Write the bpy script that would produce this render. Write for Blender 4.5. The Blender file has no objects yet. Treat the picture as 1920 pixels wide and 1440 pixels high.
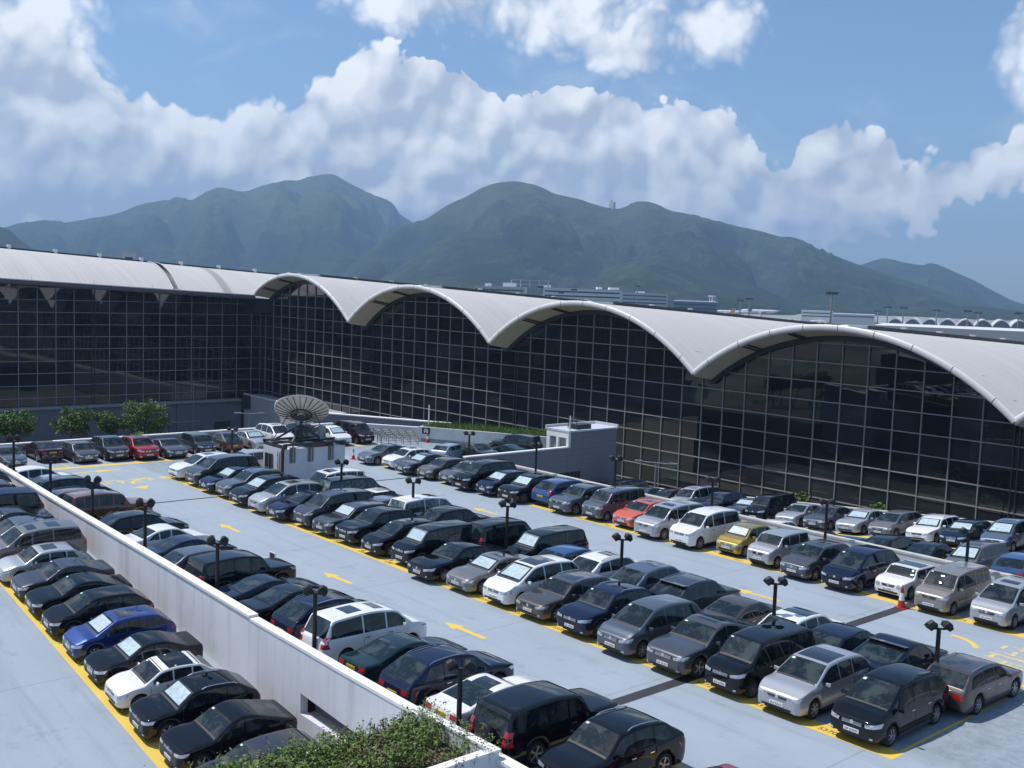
# Rooftop car park beside a vaulted airport hall, mountains behind
CAMF = 1996.44
CAMYPR = (-0.8495929, -0.0875951, 0.0355588)
CAMLOC = (147.0790, -98.2620, 10.4790)
EXPO = 0.42; SKYS = 0.092; SUNE = 3.4; HAZE = 0.000155; CLD = 1.0
SKYD = {"azr":[-1.3309,-0.3757],"ctop":[[-1.329,0.2189],[-1.2978,0.2064],[-1.2532,0.2167],[-1.2239,0.1893],[-1.2132,0.1779],[-1.1959,0.1706],[-1.1762,0.1671],[-1.1584,0.1641],[-1.1358,0.1568],[-1.113,0.155],[-1.1016,0.1652],[-1.0808,0.1696],[-1.0621,0.1682],[-1.0435,0.1827],[-1.0248,0.1982],[-0.9871,0.2253],[-0.9676,0.2152],[-0.9431,0.2071],[-0.9091,0.2107],[-0.8843,0.2003],[-0.8596,0.1936],[-0.8256,0.2044],[-0.791,0.1947],[-0.752,0.1955],[-0.7178,0.1873],[-0.6843,0.189],[-0.6626,0.182],[-0.6399,0.156],[-0.6199,0.1324],[-0.6058,0.1301],[-0.6002,0.1536],[-0.5849,0.1666],[-0.5648,0.1719],[-0.5444,0.1679],[-0.5245,0.169],[-0.5074,0.1413],[-0.4857,0.1396],[-0.4646,0.1419],[-0.4448,0.1579],[-0.4169,0.168],[-0.3867,0.1883]],"cbot":[[-1.3317,-0.0854],[-1.0288,-0.0828],[-0.781,-0.045],[-0.6844,-0.0016],[-0.6273,0.0101],[-0.5906,0.0258],[-0.5453,0.0365],[-0.5016,0.0492],[-0.4679,0.0636],[-0.4393,0.0774],[-0.4107,0.0797],[-0.3789,0.0797]],"blobs":[[-1.2779,0.1873,0.07014028056112225,0.09519038076152304],[-1.245,0.1291,0.06012024048096192,0.06012024048096192],[-0.94,0.2699,0.125250501002004,0.042585170340681364],[-0.8178,0.2538,0.13026052104208416,0.05260521042084168],[-0.7155,0.241,0.09519038076152304,0.04759519038076152],[-0.7533,0.2241,0.07515030060120241,0.03507014028056112],[-0.4217,0.2075,0.03006012024048096,0.05511022044088176],[-0.582,0.1954,0.000501002004008016,0.000501002004008016]]}
FAR = {"m1":[[-5945.0,1052.0,97.0],[-5897.0,1282.0,176.0],[-5825.0,1567.0,238.0],[-5797.0,1664.0,272.0],[-5747.0,1824.0,301.0],[-5731.0,1873.0,293.0],[-5683.0,2011.0,321.0],[-5646.0,2111.0,353.0],[-5596.0,2238.0,412.0],[-5531.0,2391.0,448.0],[-5497.0,2468.0,444.0],[-5450.0,2570.0,512.0],[-5419.0,2634.0,525.0],[-5380.0,2711.0,507.0],[-5320.0,2826.0,555.0],[-5235.0,2979.0,595.0],[-5145.0,3132.0,634.0],[-5065.0,3260.0,567.0],[-5015.0,3336.0,532.0],[-4955.0,3424.0,492.0],[-4928.0,3463.0,434.0],[-4892.0,3514.0,391.0],[-4837.0,3589.0,313.0],[-4742.0,3714.0,196.0],[-4603.0,3886.0,51.0],[-4438.0,4075.0,-64.0]],"m2":[[-3582.0,2043.0,-52.0],[-3497.0,2184.0,70.0],[-3430.0,2288.0,169.0],[-3348.0,2407.0,274.0],[-3311.0,2458.0,294.0],[-3248.0,2541.0,363.0],[-3183.0,2623.0,409.0],[-3115.0,2703.0,441.0],[-3045.0,2783.0,438.0],[-2986.0,2847.0,403.0],[-2927.0,2909.0,387.0],[-2851.0,2984.0,361.0],[-2805.0,3028.0,354.0],[-2744.0,3085.0,377.0],[-2697.0,3127.0,373.0],[-2648.0,3169.0,341.0],[-2568.0,3236.0,324.0],[-2453.0,3326.0,299.0],[-2387.0,3376.0,282.0],[-2320.0,3423.0,261.0],[-2270.0,3458.0,254.0],[-2202.0,3503.0,219.0],[-2134.0,3547.0,186.0],[-2066.0,3588.0,156.0],[-1998.0,3628.0,134.0],[-1914.0,3676.0,102.0],[-1812.0,3729.0,66.0],[-1695.0,3787.0,31.0],[-1546.0,3854.0,-11.0]],"m3":[[-3013.0,4525.0,126.0],[-2842.0,4637.0,173.0],[-2735.0,4703.0,197.0],[-2640.0,4759.0,234.0],[-2541.0,4814.0,216.0],[-2476.0,4849.0,207.0],[-2434.0,4871.0,219.0],[-2324.0,4927.0,168.0],[-2214.0,4980.0,110.0],[-2105.0,5029.0,48.0],[-2020.0,5066.0,29.0],[-1917.0,5107.0,48.0],[-1776.0,5161.0,68.0],[-1594.0,5224.0,39.0]],"m4":[[-2111.0,1877.0,-57.0],[-2051.0,1943.0,-24.0],[-1990.0,2007.0,24.0],[-1949.0,2048.0,63.0],[-1907.0,2088.0,93.0],[-1865.0,2127.0,115.0],[-1821.0,2166.0,129.0],[-1776.0,2204.0,113.0],[-1730.0,2242.0,87.0],[-1684.0,2278.0,67.0],[-1638.0,2313.0,54.0],[-1591.0,2347.0,35.0],[-1531.0,2388.0,1.0],[-1471.0,2428.0,-39.0]],"m5":[[-2853.0,1704.0,-89.0],[-2800.0,1789.0,-14.0],[-2744.0,1874.0,47.0],[-2706.0,1930.0,92.0],[-2666.0,1984.0,143.0],[-2614.0,2052.0,184.0],[-2560.0,2120.0,205.0],[-2493.0,2200.0,191.0],[-2434.0,2266.0,143.0],[-2384.0,2319.0,59.0],[-2346.0,2359.0,-9.0]],"m6":[[-3385.0,598.0,200.0],[-3356.0,731.0,178.0],[-3321.0,869.0,149.0],[-3313.0,897.0,138.0],[-3302.0,932.0,103.0],[-3289.0,974.0,73.0],[-3273.0,1025.0,34.0],[-3254.0,1083.0,-13.0]],"m7":[[-1962.0,2440.0,-45.0],[-1876.0,2509.0,-8.0],[-1789.0,2574.0,31.0],[-1687.0,2645.0,16.0],[-1585.0,2711.0,29.0],[-1456.0,2786.0,8.0],[-1354.0,2841.0,7.0],[-1253.0,2890.0,12.0],[-1153.0,2935.0,4.0],[-1056.0,2975.0,13.0],[-936.0,3019.0,4.0]],"far":{"cargo":[[-551.5,469.2,7.8],[-466.7,560.0,6.9],[-467.0,559.7,14.4],[-509.0,517.8,13.2],[-531.3,493.2,12.5],[-518.9,507.1,18.5]],"cargo2":[[-603.2,706.2,8.2],[-568.0,737.6,5.0],[-568.2,737.4,12.6]],"shed":[[-499.0,665.0,-1.7],[-467.7,690.5,-1.6],[-468.0,690.2,5.7]],"white":[[-573.2,983.9,-10.9],[-543.9,1002.9,-10.7],[-573.7,983.6,-0.9]],"hang":[[-544.0,1002.8,-9.4],[-503.6,1027.2,-8.7],[-544.3,1002.6,-3.2],[-503.9,1027.0,-3.1]],"arch":[[-540.9,1121.1,-14.8],[-398.2,1191.2,-10.8],[-541.3,1120.8,-6.9]],"pale":[[-93.0,317.4,1.1],[-34.3,346.1,0.2],[-81.7,323.7,-1.7],[-37.6,344.8,-4.3]],"control":[[-657.5,922.9,-6.8],[-658.2,922.3,11.7]],"left":[[-338.1,88.8,18.1],[-335.8,94.6,17.6],[-338.1,88.8,21.5],[-341.9,78.6,18.6],[-340.0,83.9,18.4]],"planes":[[-671.6,911.5,-9.4],[-878.3,1257.7,-16.6],[-962.5,1444.1,-18.0],[-551.6,998.0,-9.8],[-536.4,1065.9,-10.4],[5.8,199.9,0.7]],"masts":[[[-322.8,420.6,11.5],[-323.0,420.4,16.3]],[[-28.7,181.0,4.5],[-29.1,180.8,13.1]],[[-294.1,308.4,7.6],[-294.2,308.3,13.0]],[[-352.5,392.1,7.2],[-352.6,392.0,12.5]],[[-322.2,351.5,7.8],[-322.3,351.4,10.4]],[[-385.8,627.0,-2.5],[-386.4,626.6,10.6]],[[-511.4,782.9,-4.6],[-512.0,782.4,8.7]],[[-393.5,859.7,-7.8],[-394.3,859.3,7.2]],[[-285.0,691.3,-6.9],[-285.8,690.8,7.8]],[[-445.7,1058.7,-8.9],[-446.5,1058.3,5.0]],[[-199.8,622.6,-7.9],[-200.7,622.2,7.5]],[[-364.2,987.4,-7.3],[-365.0,987.0,4.8]],[[-131.3,544.0,-9.0],[-132.3,543.6,7.7]],[[-500.9,1028.7,-11.6],[-501.6,1028.3,1.9]]],"house":[[-2816.6,3003.5,360.9],[-2816.9,3003.2,369.3]]}}
import bpy, bmesh, math, random
from mathutils import Vector, Matrix, Euler
from mathutils.bvhtree import BVHTree
R = math.radians
sc = bpy.context.scene
COL = sc.collection
random.seed(7)

# ---------------------------------------------------------------- camera
cam_d = bpy.data.cameras.new('camera'); cam = bpy.data.objects.new('camera', cam_d); COL.objects.link(cam)
sc.camera = cam
cam_d.sensor_fit = 'HORIZONTAL'; cam_d.sensor_width = 36.0
cam_d.lens = 36.0 * CAMF / 1920.0
cam_d.clip_start = 0.5; cam_d.clip_end = 30000
def _cam():
    y, p, r = CAMYPR
    f = Vector((math.sin(y)*math.cos(p), math.cos(y)*math.cos(p), math.sin(p)))
    rt = Vector((math.cos(y), -math.sin(y), 0)); up = rt.cross(f)
    r2 = math.cos(r)*rt + math.sin(r)*up; u2 = -math.sin(r)*rt + math.cos(r)*up
    m = Matrix((r2, u2, -f)).transposed().to_4x4(); m.translation = Vector(CAMLOC)
    cam.matrix_world = m
_cam()

# ---------------------------------------------------------------- render look
sc.view_settings.view_transform = 'Standard'; sc.view_settings.look = 'None'
sc.view_settings.exposure = EXPO; sc.view_settings.gamma = 1.0
sc.render.engine = 'CYCLES'
sc.cycles.max_bounces = 6; sc.cycles.diffuse_bounces = 3; sc.cycles.glossy_bounces = 3
sc.cycles.transmission_bounces = 3; sc.cycles.transparent_max_bounces = 6; sc.cycles.volume_bounces = 0
sc.cycles.caustics_reflective = False; sc.cycles.caustics_refractive = False
sc.cycles.use_denoising = True

# ---------------------------------------------------------------- node helpers
class NT:
    def __init__(s, nt):
        s.nt = nt; nt.nodes.clear()
    def n(s, t, **kw):
        nd = s.nt.nodes.new(t)
        for k, v in kw.items():
            if k == 'inp':
                for a, b in v.items(): s.put(nd, a, b)
            else: setattr(nd, k, v)
        return nd
    def put(s, nd, a, b):
        sock = nd.inputs[a]
        if hasattr(b, 'is_linked') or isinstance(b, bpy.types.NodeSocket): s.nt.links.new(b, sock)
        else: sock.default_value = b
    def m(s, op, a, b=0.0, c=0.0, clamp=False):
        nd = s.nt.nodes.new('ShaderNodeMath'); nd.operation = op; nd.use_clamp = clamp
        for i, v in enumerate((a, b, c)):
            if i < len(nd.inputs): s.put(nd, i, v)
        return nd.outputs[0]
    def vm(s, op, a, b=(0, 0, 0), scale=None):
        nd = s.nt.nodes.new('ShaderNodeVectorMath'); nd.operation = op
        s.put(nd, 0, a)
        if op != 'SCALE' and op != 'NORMALIZE': s.put(nd, 1, b)
        if scale is not None: s.put(nd, 3, scale)
        return nd.outputs[0]
    def mix(s, f, a, b):
        nd = s.nt.nodes.new('ShaderNodeMix'); nd.data_type = 'RGBA'
        s.put(nd, 0, f); s.put(nd, 6, a); s.put(nd, 7, b)
        return nd.outputs[2]
    def noise(s, vec, scale, detail=4, rough=.55, dist=0.0, out=0, lac=2.0):
        nd = s.nt.nodes.new('ShaderNodeTexNoise')
        if vec is not None: s.put(nd, 'Vector', vec)
        nd.inputs['Scale'].default_value = scale; nd.inputs['Detail'].default_value = detail
        nd.inputs['Roughness'].default_value = rough; nd.inputs['Distortion'].default_value = dist
        nd.inputs['Lacunarity'].default_value = lac
        return nd.outputs[out]
    def mr(s, v, a, b, c=0.0, d=1.0, smooth=False):
        nd = s.nt.nodes.new('ShaderNodeMapRange')
        if smooth: nd.interpolation_type = 'SMOOTHSTEP'
        for i, x in enumerate((v, a, b, c, d)): s.put(nd, i, x)
        return nd.outputs[0]

def mat(name, col, rough=.6, metal=0.0, coat=0.0, spec=.5, vary=0.0, vscale=1.0, bump=0.0, bscale=20.0, emit=None, ior=None, cr=.04):
    m = bpy.data.materials.new(name); m.use_nodes = True
    t = NT(m.node_tree)
    o = t.n('ShaderNodeOutputMaterial'); b = t.n('ShaderNodeBsdfPrincipled')
    t.nt.links.new(b.outputs[0], o.inputs[0])
    c = (*col, 1.0)
    b.inputs['Base Color'].default_value = c
    b.inputs['Roughness'].default_value = rough; b.inputs['Metallic'].default_value = metal
    b.inputs['Coat Weight'].default_value = coat; b.inputs['Coat Roughness'].default_value = cr
    b.inputs['Specular IOR Level'].default_value = spec
    if ior: b.inputs['IOR'].default_value = ior
    if vary or bump:
        g = t.n('ShaderNodeNewGeometry').outputs['Position']
    if vary:
        nz = t.noise(g, vscale, 5, .6)
        f = t.mr(nz, .3, .7, 1 - vary, 1 + vary)
        t.put(b, 'Base Color', t.vm('SCALE', (col[0], col[1], col[2]), scale=f))
    if bump:
        bp = t.n('ShaderNodeBump', inp={'Strength': bump, 'Distance': .02, 'Height': t.noise(g, bscale, 4)})
        t.put(b, 'Normal', bp.outputs[0])
    return m

# ---------------------------------------------------------------- mesh builder
class MB:
    def __init__(s): s.v = []; s.f = []; s.m = []
    def add(s, vs, fs, mi=0):
        n = len(s.v); s.v += [tuple(v) for v in vs]
        s.f += [tuple(i + n for i in f) for f in fs]; s.m += [mi] * len(fs)
        return s
    def box(s, x0, x1, y0, y1, z0, z1, mi=0):
        vs = [(x0,y0,z0),(x1,y0,z0),(x1,y1,z0),(x0,y1,z0),(x0,y0,z1),(x1,y0,z1),(x1,y1,z1),(x0,y1,z1)]
        return s.add(vs, [(0,3,2,1),(4,5,6,7),(0,1,5,4),(1,2,6,5),(2,3,7,6),(3,0,4,7)], mi)
    def hexa(s, bot, top, mi=0):
        n = len(bot)
        vs = list(bot) + list(top)
        fs = [tuple(range(n))[::-1], tuple(range(n, 2*n))] + [(i, (i+1) % n, n + (i+1) % n, n + i) for i in range(n)]
        return s.add(vs, fs, mi)
    def tube(s, a, b, r0, r1=None, n=8, mi=0, caps=True):
        r1 = r0 if r1 is None else r1
        a = Vector(a); b = Vector(b); d = (b - a).normalized()
        u = d.orthogonal().normalized(); w = d.cross(u)
        vs = []
        for c, r in ((a, r0), (b, r1)):
            for i in range(n):
                t = 2*math.pi*i/n; vs.append(c + u*math.cos(t)*r + w*math.sin(t)*r)
        fs = [(i, (i+1) % n, n+(i+1) % n, n+i) for i in range(n)]
        if caps: fs += [tuple(range(n))[::-1], tuple(range(n, 2*n))]
        return s.add(vs, fs, mi)
    def beam(s, a, b, w, h, mi=0):
        a = Vector(a); b = Vector(b); d = (b - a).normalized()
        side = d.cross(Vector((0, 0, 1)))
        if side.length < .01: side = Vector((1, 0, 0))
        side.normalize(); up = side.cross(d)
        def q(c): return [c - side*w/2 - up*h/2, c + side*w/2 - up*h/2, c + side*w/2 + up*h/2, c - side*w/2 + up*h/2]
        return s.hexa(q(a), q(b), mi)
    def grid(s, rows, mi=0, closed=False):
        n = len(rows[0]); vs = [p for r in rows for p in r]; fs = []
        for i in range(len(rows)-1):
            for j in range(n if closed else n-1):
                k = (j+1) % n
                fs.append((i*n+j, i*n+k, (i+1)*n+k, (i+1)*n+j))
        return s.add(vs, fs, mi)
    def build(s, name, mats, parent=None, smooth=False, loc=None, rot=None, angle=None):
        me = bpy.data.meshes.new(name); me.from_pydata([tuple(v) for v in s.v], [], s.f); 
        for mm in (mats if isinstance(mats, (list, tuple)) else [mats]): me.materials.append(mm)
        for p, i in zip(me.polygons, s.m): p.material_index = i
        if smooth:
            me.polygons.foreach_set('use_smooth', [True]*len(me.polygons))
            if angle: me.set_sharp_from_angle(angle=R(angle))
        me.validate(); me.update()
        o = bpy.data.objects.new(name, me); COL.objects.link(o)
        if parent: o.parent = parent
        if loc: o.location = loc
        if rot: o.rotation_euler = rot
        return o

def empty(name, loc=(0,0,0), rz=0.0):
    o = bpy.data.objects.new(name, None); o.empty_display_size = .3; COL.objects.link(o)
    o.location = loc; o.rotation_euler = (0, 0, rz); return o
def tag(o, label, cat, group=None, kind=None):
    if label: o['label'] = label
    if cat: o['category'] = cat
    if group: o['group'] = group
    if kind: o['kind'] = kind
    return o
def struct(o): o['kind'] = 'structure'; return o
# ================================================================ CARS
PAINT = {
 'black': (.004,.0045,.006), 'navy': (.007,.012,.034), 'dgrey': (.028,.030,.037), 'gunmetal': (.085,.085,.098),
 'silver': (.46,.47,.49), 'white': (.80,.80,.80), 'red': (.36,.018,.018), 'orange': (.62,.10,.035), 'gold': (.38,.27,.045),
 'blue': (.014,.045,.22), 'beige': (.33,.29,.25), 'green': (.010,.028,.032), 'brown': (.085,.07,.062), 'lblue': (.30,.38,.50),
 'steel': (.11,.14,.20), 'burg': (.028,.008,.010), 'tblue': (.03,.08,.20), 'copper': (.22,.09,.05), 'bgrey': (.10,.115,.14), 'warmgrey': (.20,.19,.18)}
PM = {}
def paint(k):
    if k not in PM:
        c = PAINT[k]; dk_ = k in ('black','navy','burg','green','tblue'); metallic = 0.0 if k in ('white', 'orange') or dk_ else (.25 if k == 'dgrey' else .5)
        PM[k] = mat('paint_' + k, c, rough=.8 if dk_ else .38, metal=metallic, coat=1.0, cr=.012, spec=.0 if dk_ else .35)
    return PM[k]
M_glass = mat('car_glass', (.008,.013,.014), rough=.0, spec=.65)
M_clearglass = mat('car_glass_pale', (.07,.09,.095), rough=.0, spec=.7)
M_shade = mat('sun_shade', (.42,.52,.56), rough=.4, metal=.0, vary=.25, vscale=6, coat=.8)
M_blk = mat('black_plastic', (.012,.012,.013), rough=.55)
M_tyre = mat('tyre_rubber', (.018,.018,.019), rough=.85)
M_rim = mat('alloy', (.48,.48,.50), rough=.3, metal=.85)
M_rimd = mat('brake_dark', (.02,.02,.022), rough=.5)
M_chrome = mat('chrome', (.72,.73,.75), rough=.12, metal=1.0)
def _glassnoise(m, c0, c1):
    t = NT.__new__(NT); t.nt = m.node_tree
    b = [n for n in m.node_tree.nodes if n.type == 'BSDF_PRINCIPLED'][0]
    g = t.n('ShaderNodeNewGeometry').outputs['Position']
    f = t.mr(t.noise(g, 1.7, 3, .5, .3), .48, .64, 0, 1, True); f2 = t.mr(t.noise(g, 5.5, 2, .5), .55, .66, 0, .6, True)
    t.put(b, 'Base Color', t.mix(t.m('MAXIMUM', f, f2), (*c0,1), (*c1,1)))
_glassnoise(M_glass, (.006,.010,.011), (.040,.052,.050)); _glassnoise(M_clearglass, (.03,.045,.05), (.20,.23,.23))  # pale patches in the glass colour stand for seats and reflected sky
M_lamp = mat('headlamp_lens', (.62,.66,.70), rough=.08, metal=.55, coat=1.0, vary=.3, vscale=14)
M_tail = mat('tail_lens', (.42,.008,.012), rough=.15, coat=1.0)
M_pw = mat('plate_white', (.75,.75,.72), rough=.5)
M_py = mat('plate_yellow', (.75,.50,.03), rough=.5)
M_ink = mat('plate_ink', (.01,.01,.01), rough=.6)
M_sun = mat('sunroof_glass', (.012,.014,.018), rough=.04, coat=.6)
M_paper = mat('permit_paper', (.65,.75,.66), rough=.6)

def lerp(a, b, t): return a + (b-a)*t
def interp(pts, x):
    # monotone cubic through control points
    n = len(pts)
    if x <= pts[0][0]: return pts[0][1]
    if x >= pts[-1][0]: return pts[-1][1]
    for i in range(n-1):
        if x <= pts[i+1][0]: break
    def sl(i): return (pts[i+1][1]-pts[i][1])/(pts[i+1][0]-pts[i][0])
    def tan(i):
        if i == 0: return sl(0)
        if i == n-1: return sl(n-2)
        a, b = sl(i-1), sl(i)
        if a*b <= 0: return 0.0
        return 2*a*b/(a+b)
    x0, y0 = pts[i]; x1, y1 = pts[i+1]; h = x1-x0; t = (x-x0)/h
    m0, m1 = tan(i)*h, tan(i+1)*h
    return (2*t**3-3*t*t+1)*y0 + (t**3-2*t*t+t)*m0 + (-2*t**3+3*t*t)*y1 + (t**3-t*t)*m1

# kind: L, W, H, cowl(x,z), header x, rear header(x,z), rear base(x,z), tail z, hood lead z, belt front/rear, splits, dlo end, wheel r, wheels x, tumble
K = {}
def kind(name, L, W, H, cowl, hdr, rhdr, rbase, tailz, lead, belt, splits, dlo, wr, fw, rw, tum=.28, slant=.0, rails=False, sunroof=False, twin=False, spare=False, lamp='wide', hoodx=None):
    K[name] = dict(L=L, W=W, H=H, cowl=cowl, hdr=hdr, rhdr=rhdr, rbase=rbase, tailz=tailz, lead=lead, belt=belt, splits=splits, dlo=dlo, wr=wr,
                   fw=fw, rw=rw, tum=tum, slant=slant, rails=rails, sunroof=sunroof, twin=twin, spare=spare, lamp=lamp)
kind('saloon', 4.70,1.82,1.46,(1.28,.99),(2.02,1.39),(3.12,1.39),(3.95,1.08),1.05,.76,(.93,.98),[2.42,3.05],3.72,.32,.92,3.68,slant=.35)
kind('exec', 5.10,1.90,1.47,(1.45,.99),(2.22,1.41),(3.40,1.40),(4.30,1.06),1.02,.78,(.93,.97),[2.62,3.35],4.05,.345,.98,4.10,slant=.4)
kind('coupe', 4.60,1.84,1.37,(1.45,.97),(2.15,1.31),(2.95,1.31),(4.00,1.03),1.00,.72,(.90,.95),[2.75],3.65,.335,.90,3.70,slant=.4)
kind('sports', 4.35,1.80,1.27,(1.35,.90),(2.00,1.21),(2.60,1.22),(3.75,.98),.93,.66,(.84,.92),[2.6],3.25,.33,.88,3.40,slant=.4)
kind('hatch', 4.20,1.79,1.48,(1.08,1.01),(1.75,1.40),(3.40,1.40),(4.05,1.02),.95,.77,(.94,1.02),[2.22,3.02],3.62,.32,.86,3.45,slant=.25)
kind('small_hatch', 3.72,1.67,1.50,(.85,1.02),(1.42,1.43),(2.95,1.43),(3.58,1.02),.95,.76,(.93,1.02),[1.88,2.66],3.2,.29,.72,3.08,slant=.2)
kind('mini', 3.75,1.70,1.41,(1.02,1.00),(1.42,1.37),(3.00,1.36),(3.62,1.00),.92,.82,(.94,.98),[2.15],3.25,.31,.72,3.12,tum=.2,slant=.1,lamp='round')
kind('beetle', 4.10,1.73,1.50,(1.20,.98),(1.72,1.42),(2.75,1.44),(3.95,.90),.80,.74,(.92,.95),[2.45],3.2,.32,.80,3.33,tum=.32,slant=.5,lamp='round')
kind('wagon', 4.75,1.86,1.52,(1.30,1.00),(1.98,1.43),(4.00,1.43),(4.62,1.02),.96,.80,(.95,1.00),[2.45,3.25],4.25,.34,.92,3.68,slant=.3,rails=True)
kind('suv', 4.65,1.88,1.70,(1.22,1.13),(1.92,1.61),(3.70,1.60),(4.50,1.15),1.05,.92,(1.07,1.15),[2.40,3.18],4.02,.37,.88,3.62,slant=.3,rails=True)
kind('coupe_suv', 4.85,1.98,1.69,(1.38,1.13),(2.12,1.58),(3.15,1.60),(4.45,1.20),1.16,.92,(1.07,1.17),[2.58,3.30],4.0,.39,.92,3.86,slant=.6)
kind('offroader', 4.80,1.90,1.86,(1.38,1.17),(1.85,1.72),(4.45,1.76),(4.72,1.16),1.0,1.05,(1.13,1.15),[2.35,3.15,3.95],4.45,.38,.85,3.63,tum=.14,slant=.05,rails=False)
kind('estate_mpv', 4.85,1.88,1.66,(1.05,1.10),(1.92,1.57),(3.95,1.57),(4.68,1.10),1.0,.84,(1.00,1.08),[2.45,3.30],4.4,.335,.90,3.80,slant=.15,rails=False)
kind('low_mpv', 4.68,1.76,1.58,(.98,1.06),(1.82,1.50),(3.75,1.50),(4.52,1.05),.98,.80,(.97,1.06),[2.32,3.15],4.25,.32,.90,3.62,slant=.2)
kind('onebox', 4.80,1.81,1.75,(.80,1.12),(1.78,1.65),(4.05,1.64),(4.66,1.12),1.0,.86,(1.02,1.10),[2.30,3.35],4.45,.33,.92,3.82,slant=.12)
kind('minivan', 4.86,1.84,1.90,(.88,1.22),(1.62,1.76),(4.35,1.80),(4.76,1.15),1.0,.98,(1.12,1.16),[2.05,3.10],4.55,.34,.88,3.83,tum=.2,slant=.10,twin=False)
kind('boxvan', 4.66,1.70,1.85,(.78,1.18),(1.38,1.74),(4.25,1.77),(4.60,1.10),1.0,.96,(1.08,1.10),[1.85,2.95,3.75],4.42,.31,.80,3.66,tum=.15,slant=.04)
kind('tall_hatch', 3.90,1.69,1.64,(.82,1.12),(1.30,1.55),(3.42,1.58),(3.82,1.04),.95,.88,(1.02,1.06),[1.80,2.70],3.52,.30,.72,3.25,tum=.14,slant=.05)

def half_w(k, x):
    L, W = k['L'], k['W']/2
    f = min(max(x, 0)/1.0, 1); g = min(max(L-x, 0)/.65, 1)
    a = (1-(1-f)**2.6)**(1/2.6); b = (1-(1-g)**2.6)**(1/2.6)
    return W*(.66+.34*a)*(.82+.18*b)
def profile(k):
    L = k['L']; cx, cz = k['cowl']; lead = k['lead']; H = k['H']
    rx, rz_ = k['rhdr']; bx, bz = k['rbase']; hx, hz = k['hdr'] if isinstance(k['hdr'], tuple) else (k['hdr'], H-.06)
    top = [(0,.62),(.02,lead-.07),(.07,lead),(.20,lead+.055),((cx+.2)/2, lerp(lead, cz, .80)),(cx-.04, cz-.01),(cx+.03, cz+.03),
           (lerp(cx,hx,.5), lerp(cz,hz,.54)),(hx-.06,hz-.01),(hx+.14,hz+.045),(lerp(hx,rx,.42),H),(rx-.14,rz_+.035),(rx+.05,rz_-.01),
           (lerp(rx,bx,.5), lerp(rz_,bz,.47)),(bx-.03,bz+.03)]
    if L-bx > .28: top += [(bx+.06,bz),(lerp(bx,L-.1,.6),lerp(bz,k['tailz'],.6)),(L-.10,k['tailz']),(L-.03,k['tailz']-.10),(L,k['tailz']-.30)]
    else: top += [(bx+.04, bz-.06),(L-.02, k['tailz']-.12),(L,.62)]
    out = [top[0]]
    for p in top[1:]:
        if p[0] > out[-1][0]+.008: out.append(p)
    return out
def floor_z(k, x):
    L = k['L']; base = .20 if k['H'] < 1.6 else .24
    z = base
    if x < .18: z = base + .09*(1-x/.18)**2
    if x > L-.25: z = base + .16*((x-(L-.25))/.25)**1.5
    for wx in (k['fw'], k['rw']):
        r = k['wr']+.065; d = abs(x-wx)
        if d < r: z = max(z, k['wr'] + math.sqrt(r*r-d*d)*.98)
    return z
def section(k, prof, x):
    hw = half_w(k, x); zt = interp(prof, x); zb = floor_z(k, x); L = k['L']
    t = min(max((x-k['cowl'][0])/(L-k['cowl'][0]), 0), 1)
    belt = lerp(k['belt'][0], k['belt'][1], t)
    crown = .035
    ze = min(belt, zt-crown)
    zb = min(zb, ze-.08)
    hg = max(0, zt-crown-belt)
    ye = hw*.955
    yr = ye - k['tum']*hg - min(hg,.08)*.3
    zr = ze+hg
    pts = [(hw*.86, zb), (hw*.965, zb+.03), (hw, lerp(zb, ze, .30)), (hw, lerp(zb, ze, .52)), (hw*.992, lerp(zb, ze, .74)), (hw*.98, lerp(zb,ze,.90)), (ye, ze)]
    for u in (.12, .40, .72, .90):
        pts.append((lerp(ye, yr, u), lerp(ze, zr, u)))
    pts.append((yr-.012, zr+.004))
    pts.append((yr-.05, zr+.020))
    for u in (.80, .5, .2, 0): pts.append((yr*u, zr + .020 + (crown-.020)*(1-u*u) + .0))
    return pts, belt, yr, zr
def stations(k, prof):
    L = k['L']; xs = [0,.008,.02,.04,.07,.11,.16,.22,.30]
    x = .30
    while x < L-.32: x += .11; xs.append(x)
    xs += [L-.28,L-.2,L-.13,L-.08,L-.045,L-.02,L]
    for wx in (k['fw'], k['rw']):
        r = k['wr']+.065
        xs = [v for v in xs if abs(v-wx) > r+.02]
        for i in range(-6, 7): xs.append(wx + (r)*math.sin(i/6*math.pi/2) )
        xs += [wx-r-.012, wx+r+.012]
    for p in prof[4:-2]: xs.append(p[0])
    xs = sorted(v for v in xs if 0 <= v <= L); out = [xs[0]]
    for v in xs[1:]:
        if v-out[-1] > .006: out.append(v)
    return out

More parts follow.
